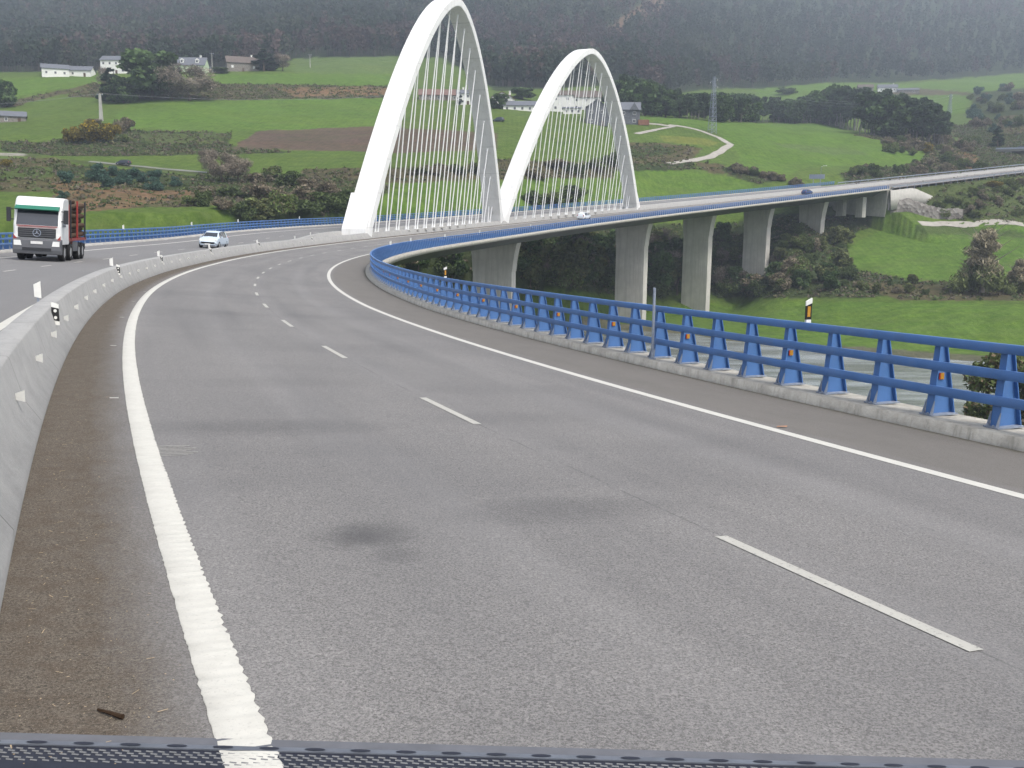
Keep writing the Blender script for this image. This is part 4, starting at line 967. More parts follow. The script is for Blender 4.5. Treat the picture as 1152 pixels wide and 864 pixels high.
# seen between the hangers of the arches
for i, (px, py, h, w_, k) in enumerate(((470, 196, 9, 24, 'greenbush'), (492, 196, 13, 26, 'dryb'), (514, 196, 12, 26, 'bush'), (536, 196, 14, 26, 'greenbush'), (600, 232, 18, 26, 'bush'), (620, 230, 14, 28, 'greenbush'), (640, 228, 20, 28, 'bush'), (600, 200, 11, 24, 'dryb'), (650, 196, 12, 28, 'bush'), (630, 188, 10, 28, 'dryb'), (668, 190, 12, 28, 'greenbush'), (690, 186, 14, 28, 'bush'))):
    T(k, px, py, h, w_, {'dryb': 'brown leafless', 'bush': 'dark green', 'greenbush': 'light green'}[k]+' bush on the field terrace seen through the arch hangers', 'bush', 'bush', 'terrace bushes behind the arches', seed=i)
T('broad', 562, 122, 17, 18, 'round green tree in front of the white house between the arches', seed=2)
T('conifer', 518, 118, 14, 10, 'dark tree beside the white house seen through the first arch', seed=2)
T('broad', 588, 112, 13, 26, 'dark tree behind the long low white farm building', seed=1)
# tall eucalyptus line
GE = 'eucalyptus belt behind the sloping meadow'; r_ = random.Random(3); n = 0
for px in np.arange(694, 1062, 5.2):
    by = np.interp(px, [690, 740, 800, 850, 925, 960, 1010, 1060], [128, 131, 136, 138, 139, 148, 158, 166]); hh = np.interp(px, [690, 720, 760, 800, 850, 880, 915, 935, 1000, 1040, 1060], [42, 42, 30, 30, 30, 27, 32, 46, 50, 50, 36])
    for row in range(2 if px < 920 else 3):
        jx = px + r_.uniform(-3, 3); pos = ground(jx, by - row*1.6 + r_.uniform(-.6, .6)); n += 1
        h_m = hh*r_.uniform(.74, 1.06)*pos.y/F
        kk = 'euca' if r_.random() < (.72 if px < 920 else .95) else 'broad'
        T(kk, pos=pos, Hm=h_m, label='round dark leafy tree in the long belt behind the sloping meadow' if kk == 'broad' and px < 920 else 'tall dark eucalyptus with pale stem in the belt of trees behind the sloping meadow' if px < 920 else 'tall dark tree with pale stem in the plantation right of the meadow', group=GE if px < 920 else 'plantation right of the meadow', seed=n, wide=1.15, name='eucalyptus_tree')
# wood on the valley side under the viaduct
n = 0
for (x0, x1, y0, y1, cnt, hs_) in ((430, 560, 305, 330, 12, (26, 42)), (585, 700, 300, 326, 26, (30, 54)), (585, 700, 275, 300, 14, (22, 34)), (728, 775, 318, 334, 10, (34, 60)), (728, 770, 290, 315, 8, (26, 40)), (806, 848, 325, 334, 7, (22, 44)), (802, 850, 270, 320, 14, (18, 30)), (872, 960, 262, 300, 18, (14, 26)), (868, 960, 305, 330, 16, (16, 30)), (880, 935, 300, 322, 5, (26, 34)), (960, 1075, 318, 332, 12, (10, 16))):
    for i in range(cnt):
        px, py = r_.uniform(x0, x1), r_.uniform(y0, y1); n += 1; k = r_.choice(['broad', 'olive', 'bare', 'broad', 'olive', 'bush', 'dryb', 'greenbush'] if x0 < 870 else ['bush', 'dryb', 'greenbush', 'olive', 'bush'])
        h = r_.uniform(*hs_)*(1 if k in ('broad', 'olive', 'bare') else .6); bsh = k in ('bush', 'dryb', 'greenbush')
        zone = 'under the near half of the viaduct' if x1 < 720 else ('between the tall piers' if x0 < 860 else 'on the bank below the abutment')
        T(k, px, py, h, None, {'broad': 'dark green tree', 'olive': 'olive green tree', 'bare': 'grey leafless tree', 'bush': 'dark green bush', 'dryb': 'brown leafless bush', 'greenbush': 'light green bush'}[k]+' in the mixed wood '+zone, 'bush' if bsh else 'tree', 'bush' if bsh else 'tree', 'mixed wood '+zone, seed=n, wide=1.05 if not bsh else 1.)
T('bush', 853, 333, 20, 22, 'dark rounded bush at the foot of the third tall pier', 'bush', 'bush', seed=1)
T('bush', 818, 336, 22, 34, 'broad dark bush between the feet of two tall piers', 'bush', 'bush', seed=2)
T('willow', 1104, 329, 76, 62, 'tall pale leafless willow standing alone on the right-hand meadow', seed=0)
T('willow', 1146, 329, 40, 34, 'shorter brown tree right of the lone willow at the photo edge', seed=1)
# right embankment and cutting
n = 0
for (x0, x1, y0, y1, cnt, hs_, ks, lab, gp) in (
  (1052, 1152, 205, 248, 46, (4, 10), ['greenbush', 'bush', 'greenbush', 'dryb', 'greenbush', 'greenbush'], 'low shrub on the green embankment beyond the white abutment slope', 'shrubs on the embankment'),
  (1010, 1060, 216, 236, 0, (5, 8), ['greenbush'], '', ''),
  (962, 1110, 190, 200, 30, (6, 12), ['bush', 'dryb', 'bush', 'greenbush', 'dryb'], 'brown-green shrub in the hedge above the road beyond the viaduct', 'hedge above the road'),
  (1000, 1100, 158, 190, 34, (6, 13), ['dryb', 'bush', 'dryb', 'greenbush'], 'rough shrub on the brown slope right of the meadow', 'shrubs on the brown slope'),
  (1090, 1152, 102, 150, 34, (6, 12), ['bush', 'dryb', 'bluebush', 'greenbush'], 'far shrub or young tree on the hill at the right edge', 'young trees on the far right hill'),
  (815, 900, 190, 206, 20, (5, 10), ['bush', 'dryb', 'dryb'], 'dark shrub in the hedge line between the two meadows', 'hedge between the meadows')):
    for i in range(cnt):
        px, py = r_.uniform(x0, x1), r_.uniform(y0, y1)
        if x0 == 815: py = np.interp(px, [812, 850, 900], [190, 197, 210]) + r_.uniform(-1, 2)
        n += 1; k = r_.choice(ks); T(k, px, py, r_.uniform(*hs_), None, lab, 'shrub', 'shrub', gp, seed=n)
T('gorse', 1118, 212, 8, 18, 'bright yellow gorse bush on the green embankment', 'gorse_bush', 'bush', seed=0)
T('gorse', 1043, 172, 12, 14, 'yellow-orange gorse bush at the end of the tall plantation', 'gorse_bush', 'bush', seed=1)
T('conifer', 1122, 166, 24, 14, 'dark conifer left of the far overpass', seed=1)
T('bush', 885, 106, 8, 22, 'single round bush on the far green field above the trees', 'bush', 'bush', seed=1)
# near river bank bushes behind the railing
T('fine', pos=Vector((50.5, 98, -27.5)), Hm=15.5, label='leafy bush tree on the near river bank behind the railing at the right edge', seed=1, wide=.9)
T('fine', pos=Vector((46.5, 97, -27.5)), Hm=8.5, label='low green bush on the river bank just behind the railing foot', name='bush', cat='bush', seed=2, wide=1.1)
T('dryb', pos=Vector((57, 108, -27.5)), Hm=9, label='brown bush behind the river bank tree', name='bush', cat='bush', seed=2)
# undergrowth scattered over scrub areas, forest on the mountain: uncountable masses
def scatter_mass(name, label, cls_ok, dens, size_fn, colors, seed, ymin, ymax, kmax, per, elong=1.):
    r = np.random.default_rng(seed); Y = ymin*(ymax/ymin)**r.random(dens) if ymax > 700 else np.sqrt(r.random(dens)*(ymax**2-ymin**2)+ymin**2); K = r.uniform(-kmax, kmax, dens); X = K*Y
    E = height(X, Y); _, cl = paint(X, Y, E); m = np.isin(cl, cls_ok) & (r.random(dens) < np.where(cl == 1, .4, 1)) & (E > -27.3)
    X, Y, E = X[m], Y[m], E[m]; n = len(X); sz = size_fn(r, n, Y)
    Cn = np.repeat(np.stack([X, Y, E], -1), per, 0); d = r.normal(size=(n*per, 3)); d[:, 2] = np.abs(d[:, 2]); s_ = np.repeat(sz, per)
    Cn = Cn + d*s_[:, None]*np.array([.55, .55, .35]); cc = np.array(colors)[r.integers(0, len(colors), n)]; cc = np.repeat(cc, per, 0)*r.uniform(.82, 1.18, (n*per, 1))
    V, Fq, c = quads(Cn, 1., cc, elong, r=r); V = np.repeat(Cn, 4, 0) + (V-np.repeat(Cn, 4, 0))*np.repeat(s_*.34, 4)[:, None]
    print(name, n); return tag(obj(name, npmesh(name, V, Fq, M['leaf'], c)), label, 'vegetation', kind='stuff')
scatter_mass('undergrowth', 'rough brown and green undergrowth along banks and terraces', [1, 2], 125000, lambda r, n, Y: r.uniform(.3, .95, n), [(.13, .115, .08), (.085, .11, .045), (.10, .13, .045), (.14, .12, .09), (.09, .12, .045), (.15, .145, .08)], 1, 150, 620, .75, 10)
def forest():
    r = np.random.default_rng(21); n0 = 32000; Y = (r.random(n0)*(1/640.-1/2100.)+1/2100.)**-1; Y = np.where(r.random(n0) < .5, 640*(2100/640)**r.random(n0), Y); K = r.uniform(-.82, .82, n0); X = K*Y; E = height(X, Y)
    _, cl = paint(X, Y, E); m = (cl == 3) | ((cl == 4) & (r.random(n0) < .25)); X, Y, E = X[m], Y[m], E[m]; n = len(X)
    H = r.uniform(11, 21, n)*(1+.15*(vnoise(X/90, Y/90, 4)-.5)); patch = vnoise(X/70, Y/110, 12)
    per = 46; h = np.repeat(H, per); z = r.uniform(.30, 1., n*per); ang = r.uniform(0, 6.28, n*per); rad = .17*h*np.sqrt(np.clip(1.06-np.abs(z-.62)/.5, .05, 1))*np.sqrt(r.random(n*per))
    Cn = np.stack([np.repeat(X, per)+rad*np.cos(ang), np.repeat(Y, per)+rad*np.sin(ang), np.repeat(E, per)+z*h], -1)
    base = np.where((patch > .55)[:, None], np.array([.036, .052, .030]), np.array([.028, .044, .024])); pk = r.random(n); pb = vnoise(X/120, Y/200, 41)*.6+vnoise(X/30, Y/60, 42)*.4; base = np.where(((pb > .58) & (pk < .65))[:, None], np.array([.068, .052, .046]), base); base = np.where((pk > .93)[:, None], np.array([.075, .058, .045]), base); pale = vnoise(X/45, Y/80, 30) > .7; base = np.where(pale[:, None], base*1.25+np.array([.012, .006, .004]), base)
    base = base*1.1*r.uniform(.85, 1.15, (n, 1)); cc = np.repeat(base, per, 0)*r.uniform(.85, 1.15, (n*per, 1))
    V, Fq, c = quads(Cn, 1., cc, 1., r=r); V = np.repeat(Cn, 4, 0) + (V-np.repeat(Cn, 4, 0))*np.repeat(h*.052, 4)[:, None]
    # stems
    sw = H*.009; b = np.stack([X, Y, E-.5], -1); t = b + np.stack([r.normal(size=n)*.3, r.normal(size=n)*.3, H*.85], -1); o_ = np.stack([sw, 0*sw, 0*sw], -1); o2 = np.stack([0*sw, sw, 0*sw], -1)
    V2 = np.concatenate([np.stack([b-o_, b+o_, t+o_*.3, t-o_*.3], 1), np.stack([b-o2, b+o2, t+o2*.3, t-o2*.3], 1)]).reshape(-1, 3); F2 = np.arange(len(V2)).reshape(-1, 4)+len(V)
    sc_ = np.tile(np.array([.15, .135, .115]), (len(V2), 1))
    print('forest', n); return tag(obj('forest', npmesh('forest', np.concatenate([V, V2]), np.concatenate([Fq, F2]), M['leaf'], np.concatenate([c, sc_]))), 'dark eucalyptus and pine forest covering the mountain', 'forest', kind='stuff')
forest()
# ------------------------------------------------------------------ buildings
M['wall_w'] = simple('white_render', (.74, .74, .70), .9, .1, .06, .8, dirt=((.45, .45, .42), .3))
M['wall_g'] = simple('pale_green_render', (.50, .60, .42), .9, .1, .06, .8)
M['stone'] = simple('stone_wall', (.27, .25, .22), .95, .1, .3, 1.6)
M['stoneg'] = simple('grey_stone_cladding', (.17, .18, .20), .9, .1, .3, 1.2)
M['slate'] = simple('slate_roof', (.14, .15, .17), .7, .3, .15, 1.)
M['tile'] = simple('brown_tile_roof', (.15, .125, .11), .85, .2, .2, 1.)
M['redtile'] = simple('red_tile_roof', (.20, .13, .11), .85, .2, .2, 1.)
M['brick'] = simple('brick_base', (.25, .13, .09), .9, .1, .2, 1.)
M['frame_w'] = simple('white_frame', (.8, .8, .78), .6)
def house(px, py, wpx, hpx, label, dep=9, yaw=0., wall='wall_w', roof='slate', rf=.32, nwin=4, rows=1, chim=1, name='house', cat='house', gable=False, dormers=0, Y=None, door=True, side_roof=False, winm='glass', ww=.9):
    """front face towards the valley; rf: share of the height taken by the roof; gable: gable end faces the camera"""
    p = ground(px, py); s = p.y/F; W = wpx*s; Ht = hpx*s; hr = Ht*rf; hw = Ht-hr
    t = empty(name, (p.x, p.y+dep/2, p.z-.3), R(yaw)-math.atan2(p.x, p.y)*.7, label, cat)
    mb = MB(); mb.box((0, 0, hw/2), (W, dep, hw))
    if gable: mb.prism([(-W/2, hw), (W/2, hw), (0, hw+hr)], 'y', -dep/2, dep/2)
    else: mb.prism([(-dep/2, hw), (dep/2, hw), (0, hw+hr)], 'x', -W/2, W/2)
    mb.build('wall', M[wall], t)
    e = .45; th = .22; mr = MB()
    if gable:
        for sg in (-1, 1): mr.add([(0, -dep/2-e, hw+hr+.05), (0, dep/2+e, hw+hr+.05), (sg*(W/2+e), dep/2+e, hw-e*hr/(W/2)+.05), (sg*(W/2+e), -dep/2-e, hw-e*hr/(W/2)+.05), (0, -dep/2-e, hw+hr+.05+th), (0, dep/2+e, hw+hr+.05+th), (sg*(W/2+e), dep/2+e, hw-e*hr/(W/2)+.05+th), (sg*(W/2+e), -dep/2-e, hw-e*hr/(W/2)+.05+th)], [(0, 1, 2, 3), (4, 7, 6, 5), (0, 4, 5, 1), (2, 6, 7, 3), (0, 3, 7, 4), (1, 5, 6, 2)])
    else:
        for sg in (-1, 1): mr.add([(-W/2-e, 0, hw+hr+.05), (W/2+e, 0, hw+hr+.05), (W/2+e, sg*(dep/2+e), hw-e*hr/(dep/2)+.05), (-W/2-e, sg*(dep/2+e), hw-e*hr/(dep/2)+.05), (-W/2-e, 0, hw+hr+.05+th), (W/2+e, 0, hw+hr+.05+th), (W/2+e, sg*(dep/2+e), hw-e*hr/(dep/2)+.05+th), (-W/2-e, sg*(dep/2+e), hw-e*hr/(dep/2)+.05+th)], [(0, 1, 2, 3), (4, 7, 6, 5), (0, 4, 5, 1), (2, 6, 7, 3), (0, 3, 7, 4), (1, 5, 6, 2)])
    ro = mr.build('roof', M[roof], t)
    for c_ in range(chim):
        m = MB(); m.box((W*(.3-.6*c_), .4 if not gable else dep*.2, hw+hr+.35), (.8, .8, 1.7)); m.box((W*(.3-.6*c_), .4 if not gable else dep*.2, hw+hr+1.26), (1., 1., .16)); m.build('chimney', M['wall_w'], ro)
    for d_ in range(dormers):
        x = W*(-.25+.5*d_/max(1, dormers-1)); m = MB(); m.box((x, -dep*.30, hw+hr*.45), (1.7, 2.2, 1.5)); m.prism([(x-1.1, hw+hr*.45+.75), (x+1.1, hw+hr*.45+.75), (x, hw+hr*.45+1.5)], 'y', -dep*.30-1.25, -dep*.30+1.6)
        dm = m.build('dormer', M['frame_w'], ro); m = MB(); m.box((x, -dep*.30-1.12, hw+hr*.45+.05), (.9, .06, .9)); m.build('pane', M['glass'], dm)
    rh = hw/rows
    for r_i in range(rows):
        for i in range(nwin):
            x = W*(-.5+(i+.5)/nwin); z = rh*(r_i+.55)
            if door and r_i == 0 and i == nwin//2:
                m = MB(); m.box((x, -dep/2-.03, 1.05), (1.05, .08, 2.1)); dr = m.build('door', M['wood'], t); m = MB(); m.box((x+.38, -dep/2-.09, 1.), (.05, .06, .18)); m.build('handle', M['galv'], dr); continue
            m = MB(); m.box((x, -dep/2-.02, z), (ww+.24, .06, 1.36)); wn = m.build('window', M['frame_w'], t)
            m = MB(); m.box((x-ww/4-.01, -dep/2-.06, z), (ww/2-.03, .05, 1.12)); m.box((x+ww/4+.01, -dep/2-.06, z), (ww/2-.03, .05, 1.12)); tag(m.build('pane', M[winm], wn))
    return t, W, dep, hw, hr
house(57, 86.5, 27, 15, 'long white barn with grey roof, leftmost building on the hill', yaw=8, nwin=3, rf=.36, chim=0, name='barn', cat='barn', dep=11, door=False)
house(88, 86, 25, 12, 'low white outbuilding with dark roof joined to the right of the white barn', yaw=-12, nwin=2, rf=.4, chim=0, name='outbuilding', cat='outbuilding', dep=8, roof='slate')
house(131, 83, 34, 20, 'white two-storey farmhouse with grey slate roof and rows of windows', yaw=-14, nwin=5, rows=2, rf=.26, dep=10)
house(213, 81.5, 33, 17, 'pale green house with dark roof and two white dormers', yaw=-12, nwin=3, rows=1, rf=.5, wall='wall_g', dormers=2, dep=9)
house(270, 80.5, 34, 17, 'grey stone farmhouse with brown tiled roof beside the dark evergreen', yaw=10, nwin=3, rows=1, rf=.42, wall='stone', roof='tile', dep=10, winm='frame_w')
house(240, 82, 12, 7, 'tiny grey shed between the green house and the stone farmhouse', nwin=1, rf=.35, chim=0, name='shed', cat='shed', wall='stone', dep=4, door=False)
house(9, 137.5, 26, 13, 'low grey stone shed at the left edge under the dark tree', yaw=6, nwin=2, rf=.42, chim=0, name='shed', cat='shed', wall='stone', roof='slate', dep=8)
house(566, 119, 22, 15, 'white gabled house just right of the first arch leg', nwin=2, rows=2, rf=.34, gable=True, roof='redtile', dep=10, yaw=-8)
house(592, 125, 50, 12, 'long low white farm building with grey roof between the two arches', nwin=6, rf=.45, chim=1, dep=9, name='farm_building', cat='farm building', door=False)
house(632, 126, 26, 24, 'white two-storey house seen through the left of the second arch', nwin=2, rows=2, rf=.22, dep=9, roof='tile')
house(660, 124, 32, 22, 'white house with brown tiled roof and balcony behind the second arch hangers', nwin=3, rows=2, rf=.34, dep=10, roof='tile')
house(644, 128, 20, 8, 'low white annex wall below the white houses behind the second arch', nwin=3, rf=.2, dep=5, chim=0, name='annex', cat='building', door=False)
t, W, dep, hw, hr = house(672, 141, 24, 28, 'grey stone-clad house wing with white windows behind the second arch right side', nwin=2, rows=2, rf=.30, gable=True, wall='stoneg', roof='slate', dep=10, chim=0, ww=1.1)
t, W, dep, hw, hr = house(702, 140, 36, 25, 'big grey stone-clad house with slate roof, gable and brick terrace beside the gravel path', nwin=3, rows=2, rf=.34, wall='stoneg', roof='slate', dep=10, chim=0, ww=1.1)
mb = MB(); mb.prism([(W*.18, hw-.2), (W*.46, hw-.2), (W*.32, hw+hr*.85)], 'y', -dep/2-.9, 0); o = mb.build('gable', M['stoneg'], t)
mb = MB(); mb.box((W*.5+1.6, -dep/2+1, 1.1), (4.6, 4.2, 2.2)); mb.build('terrace', M['brick'], t)
house(502, 113, 60, 13, 'long terraced building with brown roof seen through the first arch hangers', nwin=7, rf=.5, wall='stone', roof='redtile', chim=1, dep=9, name='terrace_building', cat='building')
house(522, 118, 16, 17, 'narrow white house seen between the right hangers of the first arch', nwin=2, rows=2, rf=.25, dep=7)
house(1000, 104, 20, 9, 'small pale farmhouse on the far green field above the plantation', nwin=3, rf=.4, dep=9, wall='wall_w', roof='slate')
house(975, 103, 16, 8, 'small stone barn left of the far pale farmhouse', nwin=1, rf=.4, dep=8, wall='stone', roof='tile', chim=0, name='barn', cat='barn', door=False)
house(1023, 105, 22, 6, 'long low grey shed right of the far pale farmhouse', nwin=2, rf=.35, dep=8, wall='stone', roof='slate', chim=0, name='shed', cat='shed', door=False)
# stone retaining wall below the white abutment slope
g = G('rubble_stone', .95, .1); w_ = g.coord('World'); vo = g.n('ShaderNodeTexVoronoi'); g.l(w_, vo.inputs['Vector']); vo.inputs['Scale'].default_value = .9
g.col(g.mix(g.ramp(g.n('ShaderNodeSeparateColor').outputs[0], 0, 1), (.11, .10, .09), (.22, .21, .19))); sc_ = [x for x in g.t.nodes if x.type == 'SEPARATE_COLOR'][0]; g.l(vo.outputs['Color'], sc_.inputs[0])
g.bump(vo.outputs['Distance'], .4, 1.); M['rubble'] = g.m
gl, gr = ground(1000, 249), ground(1084, 249); n = 30; V = []
for i in range(n+1):
    q = gl.lerp(gr, i/n); z = float(height(np.array([q.x]), np.array([q.y]))[0]); h = 4.3*(1-.35*abs(i/n-.35)) + random.uniform(-.3, .3)
    V += [(q.x, q.y, z-1), (q.x, q.y+.4+random.uniform(0, .3), z+h*.5), (q.x, q.y+1.1, z+h), (q.x, q.y+4, z+h), (q.x, q.y+4, z-1)]
tag(obj('stone_wall', npmesh('stone_wall', V, [(5*i+j, 5*i+5+j, 5*i+6+j, 5*i+1+j) for i in range(n) for j in range(4)], M['rubble'])), 'rough grey rubble wall below the white abutment slope at the end of the viaduct', 'stone wall')

# ------------------------------------------------------------------ pylons, poles, wires
def lattice(px, pyb, pyt, label, arms=True, name='pylon', r0=1.6, col='galv'):
    p = ground(px, pyb); s = p.y/F; H = (pyb-pyt)*s; t = empty(name, tuple(p-Vector((0, 0, .2))), R(25), label, 'pylon'); mb = MB(); n = 13; c4 = [(-1, -1), (1, -1), (1, 1), (-1, 1)]
    wd = lambda q: r0*(1-q)*.62+.34
    for i in range(n):
        z0, z1 = H*i/n, H*(i+1)/n; a, b = wd(i/n), wd((i+1)/n)
        for j in range(4):
            x0, y0 = c4[j]; x1, y1 = c4[(j+1) % 4]
            mb.tube((x0*a, y0*a, z0), (x0*b, y0*b, z1), .09, n=4, cap=False); mb.tube((x0*a, y0*a, z0), (x1*b, y1*b, z1), .05, n=4, cap=False); mb.tube((x0*b, y0*b, z1), (x1*b, y1*b, z1), .05, n=4, cap=False)
    mb.build('mast', M[col], t); tips = []
    if arms:
        for z, L, sg in ((.97, 1.7, 1), (.91, 1.9, -1), (.84, 1.9, 1)):
            m = MB(); m.tube((-sg*.3, 0, H*z), (sg*L, 0, H*z), .08, .05, 5); m.tube((sg*.2, 0, H*z+.7), (sg*L, 0, H*z), .05, .04, 5); a = m.build('crossarm', M[col], t)
            m = MB(); m.tube((sg*L, 0, H*z-.05), (sg*L, 0, H*z-.75), .09, .07, 6); m.build('insulator', M['white'], a); tips.append(Matrix.Rotation(R(25), 3, 'Z') @ Vector((sg*L, 0, H*z-.7)) + p)
    return t, tips, H
ly, tips1, _ = lattice(801, 150, 90, 'tall steel lattice pylon standing at the bend of the gravel path')
l2, tips2, _ = lattice(1068, 128, 107, 'far small lattice pylon on the green field at the right', r0=1.3)
def concrete_pole(px, pyb, pyt, label, wd=.5):
    p = ground(px, pyb); H = (pyb-pyt)*p.y/F; t = empty('utility_pole', tuple(p-Vector((0, 0, .2))), 0, label, 'pole'); mb = MB(); mb.box((0, 0, H/2), (wd*1.5, wd, H), taper=.55); mb.build('shaft', M['fascia'], t)
    m = MB(); m.box((0, 0, H-.25), (2.2, .15, .18)); a = m.build('crossarm', M['galv'], t)
    for x in (-.95, 0, .95): m = MB(); m.tube((x, 0, H-.16), (x, 0, H+.15), .06, n=6); m.build('insulator', M['white'], a)
    return p + Vector((0, 0, H)), t
pa, _ = concrete_pole(114, 136, 107, 'pale concrete utility pole in the green field left of the round tree', .9)
pb, _ = concrete_pole(239, 82, 61, 'thin utility pole on the hilltop between the green house and the stone house', .3)
pc, _ = concrete_pole(349, 76, 62, 'thin far pole on the pale green rise', .3)
pd, _ = concrete_pole(64, 71.5, 60, 'thin pole behind the white barn roof', .25)
M['wire'] = simple('wire', (.22, .23, .24), .5)
def wires(name, label, pairs, sag=.03, r_=.035, group=None):
    mb = MB()
    for a, b in pairs:
        a, b = Vector(a), Vector(b); L = (b-a).length; last = a
        for i in range(1, 17): q = i/16; p = a.lerp(b, q) - Vector((0, 0, 4*sag*L*q*(1-q))); mb.tube(last, p, r_, n=4, cap=False); last = p
    return tag(mb.build(name, M['wire']), label, 'wire')
pe = ground(480, 128) + Vector((0, 0, 9))
wires('power_line', 'thin power wire running right from the concrete pole in the green field', [(pa, pe)], .02, .05)
pf = ground(-80, 150) + Vector((0, 0, 9)); wires('power_line', 'thin power wire running left from the concrete pole in the green field', [(pa, pf)], .02, .05)
for i, (a, b) in enumerate(zip(tips1, tips2)): wires('power_line', f'{["upper","middle","lower"][i]} power wire between the tall lattice pylon and the far one, crossing the dark plantation', [(a, b)], .02, .03)

# sign structure and lamp by the road at the end of the viaduct
s1 = s_at(926, float(-19.8), 1.5, 300, 372); a = P(s1, -20.2, 0)
t = empty('road_sign', tuple(a), -heading(s1)+.35, 'wide pale road sign seen from behind on two posts beyond the viaduct', 'road sign')
mb = MB(); mb.box((0, 0, 3.2), (5.2, .12, 1.5)); mb.build('panel', M['galv'], t)
for x in (-1.2, 1.2): mb = MB(); mb.tube((x, .1, -1), (x, .1, 3.9), .12, n=8); mb.build('post', M['galv'], t)
t = empty('street_lamp', tuple(P(s1+3, -21, 0)), -heading(s1), 'single street lamp with pale head rising behind the wide road sign', 'street lamp')
mb = MB(); mb.tube((0, 0, -1), (0, 0, 6.4), .09, .06, 8); mb.build('pole', M['galv'], t); mb = MB(); mb.tube((0, 0, 6.3), (1.0, 0, 6.6), .05, n=6); mb.box((1.5, 0, 6.6), (1.3, .4, .18)); mb.build('lamp_head', M['white'], t)

# guard rails beside the road past the viaduct
def guard(label, u0, s0, s1, fl):
    f = u0 if callable(u0) else (lambda s: u0+0*s)
    t = empty('guard_rail', tuple(P(s0, float(f(np.array(s0))))), 0, label, 'guard rail')
    ribbon('beam', s0, s1, [(lambda s: f(s), .45), (lambda s: f(s)+.05*fl, .52), (lambda s: f(s), .60), (lambda s: f(s)+.05*fl, .68), (lambda s: f(s), .75)], M['galv'], t, step=2)
    pm = None
    for q in np.arange(s0, s1, 4.):
        if pm is None: m = MB(); m.box((0, 0, -.05), (.1, .12, 1.5)); pm = m.build('post', M['galv'], t); o = pm
        else: o = pm.copy(); C.objects.link(o)
        o.location = Vector(P(q, float(f(np.array(q)))-.1*fl)) - t.location; o.rotation_euler = (0, 0, -heading(q))
guard('grey steel guard rail along the right edge of the road beyond the viaduct', 6.1, S_AB+2, 560, -1)
guard('grey steel guard rail along the far edge of the road beyond the viaduct', lambda s: uF(s)-.1, S_AB+8, 560, 1)
# far overpass at the right edge
p = ground(1150, 186); OV = Vector((ray(1150, 175)[0]*470, 470, ray(1150, 180)[1]*470))
t = empty('overpass', tuple(OV), R(-28), 'far concrete overpass at the right edge of the photo', 'overpass')
mb = MB(); mb.box((12, 0, 4.2), (46, 9, 1.1)); mb.build('deck', M['girder'], t); 
mb = MB(); mb.box((12, -4.45, 5.1), (46, .15, .7)); mb.build('parapet', M['galv'], t)
for x in (-6, 22): mb = MB(); mb.prism([(x-3, -9), (x+3.5, -9), (x+1.5, 3.6), (x-1, 3.6)], 'y', -4, 4); mb.build('abutment', M['abut'], t)

# ------------------------------------------------------------------ vehicles
M['tyre'] = simple('tyre', (.018, .018, .018), .85); M['rim'] = simple('wheel_rim', (.35, .36, .37), .4, .5)
M['lamp'] = simple('headlamp_glass', (.75, .76, .74), .15, .8, .05); M['tail'] = simple('tail_lamp', (.35, .02, .02), .3); M['plate'] = simple('number_plate', (.7, .7, .68), .5)
def carpaint(n, c): return simple(n, c, .25, .6, .03, 1.)
def wheel(t, x, y, r, wd=.2, rim='rim', loc_z=None):
    mb = MB(); sg = 1 if x > 0 else -1; prof = [(0, r*.62), (0, r*.93), (.03, r), (wd-.03, r), (wd, r*.93), (wd, r*.62)]; n = 20; vs = []
    for (a, q) in prof:
        for i in range(n): vs.append((-sg*a, math.cos(6.2832*i/n)*q, math.sin(6.2832*i/n)*q))
    mb.add(vs, [(k*n+i, k*n+(i+1) % n, (k+1)*n+(i+1) % n, (k+1)*n+i) for k in range(5) for i in range(n)]+[(i, (i+1) % n, 5*n+(i+1) % n, 5*n+i) for i in range(n)])
    ty = mb.build('wheel', M['tyre'], t, smooth=True); ty.location = (x, y, r)
    mb = MB(); mb.tube((-sg*.03, 0, 0), (-sg*.12, 0, 0), r*.62, n=16); mb.tube((-sg*.01, 0, 0), (-sg*.05, 0, 0), r*.2, n=10); 
    for i in range(5): a = 6.2832*i/5; mb.box((-sg*.02, math.cos(a)*r*.35, math.sin(a)*r*.35), (.03, r*.16, r*.45), rx=0)
    mb.build('rim', M[rim], ty)
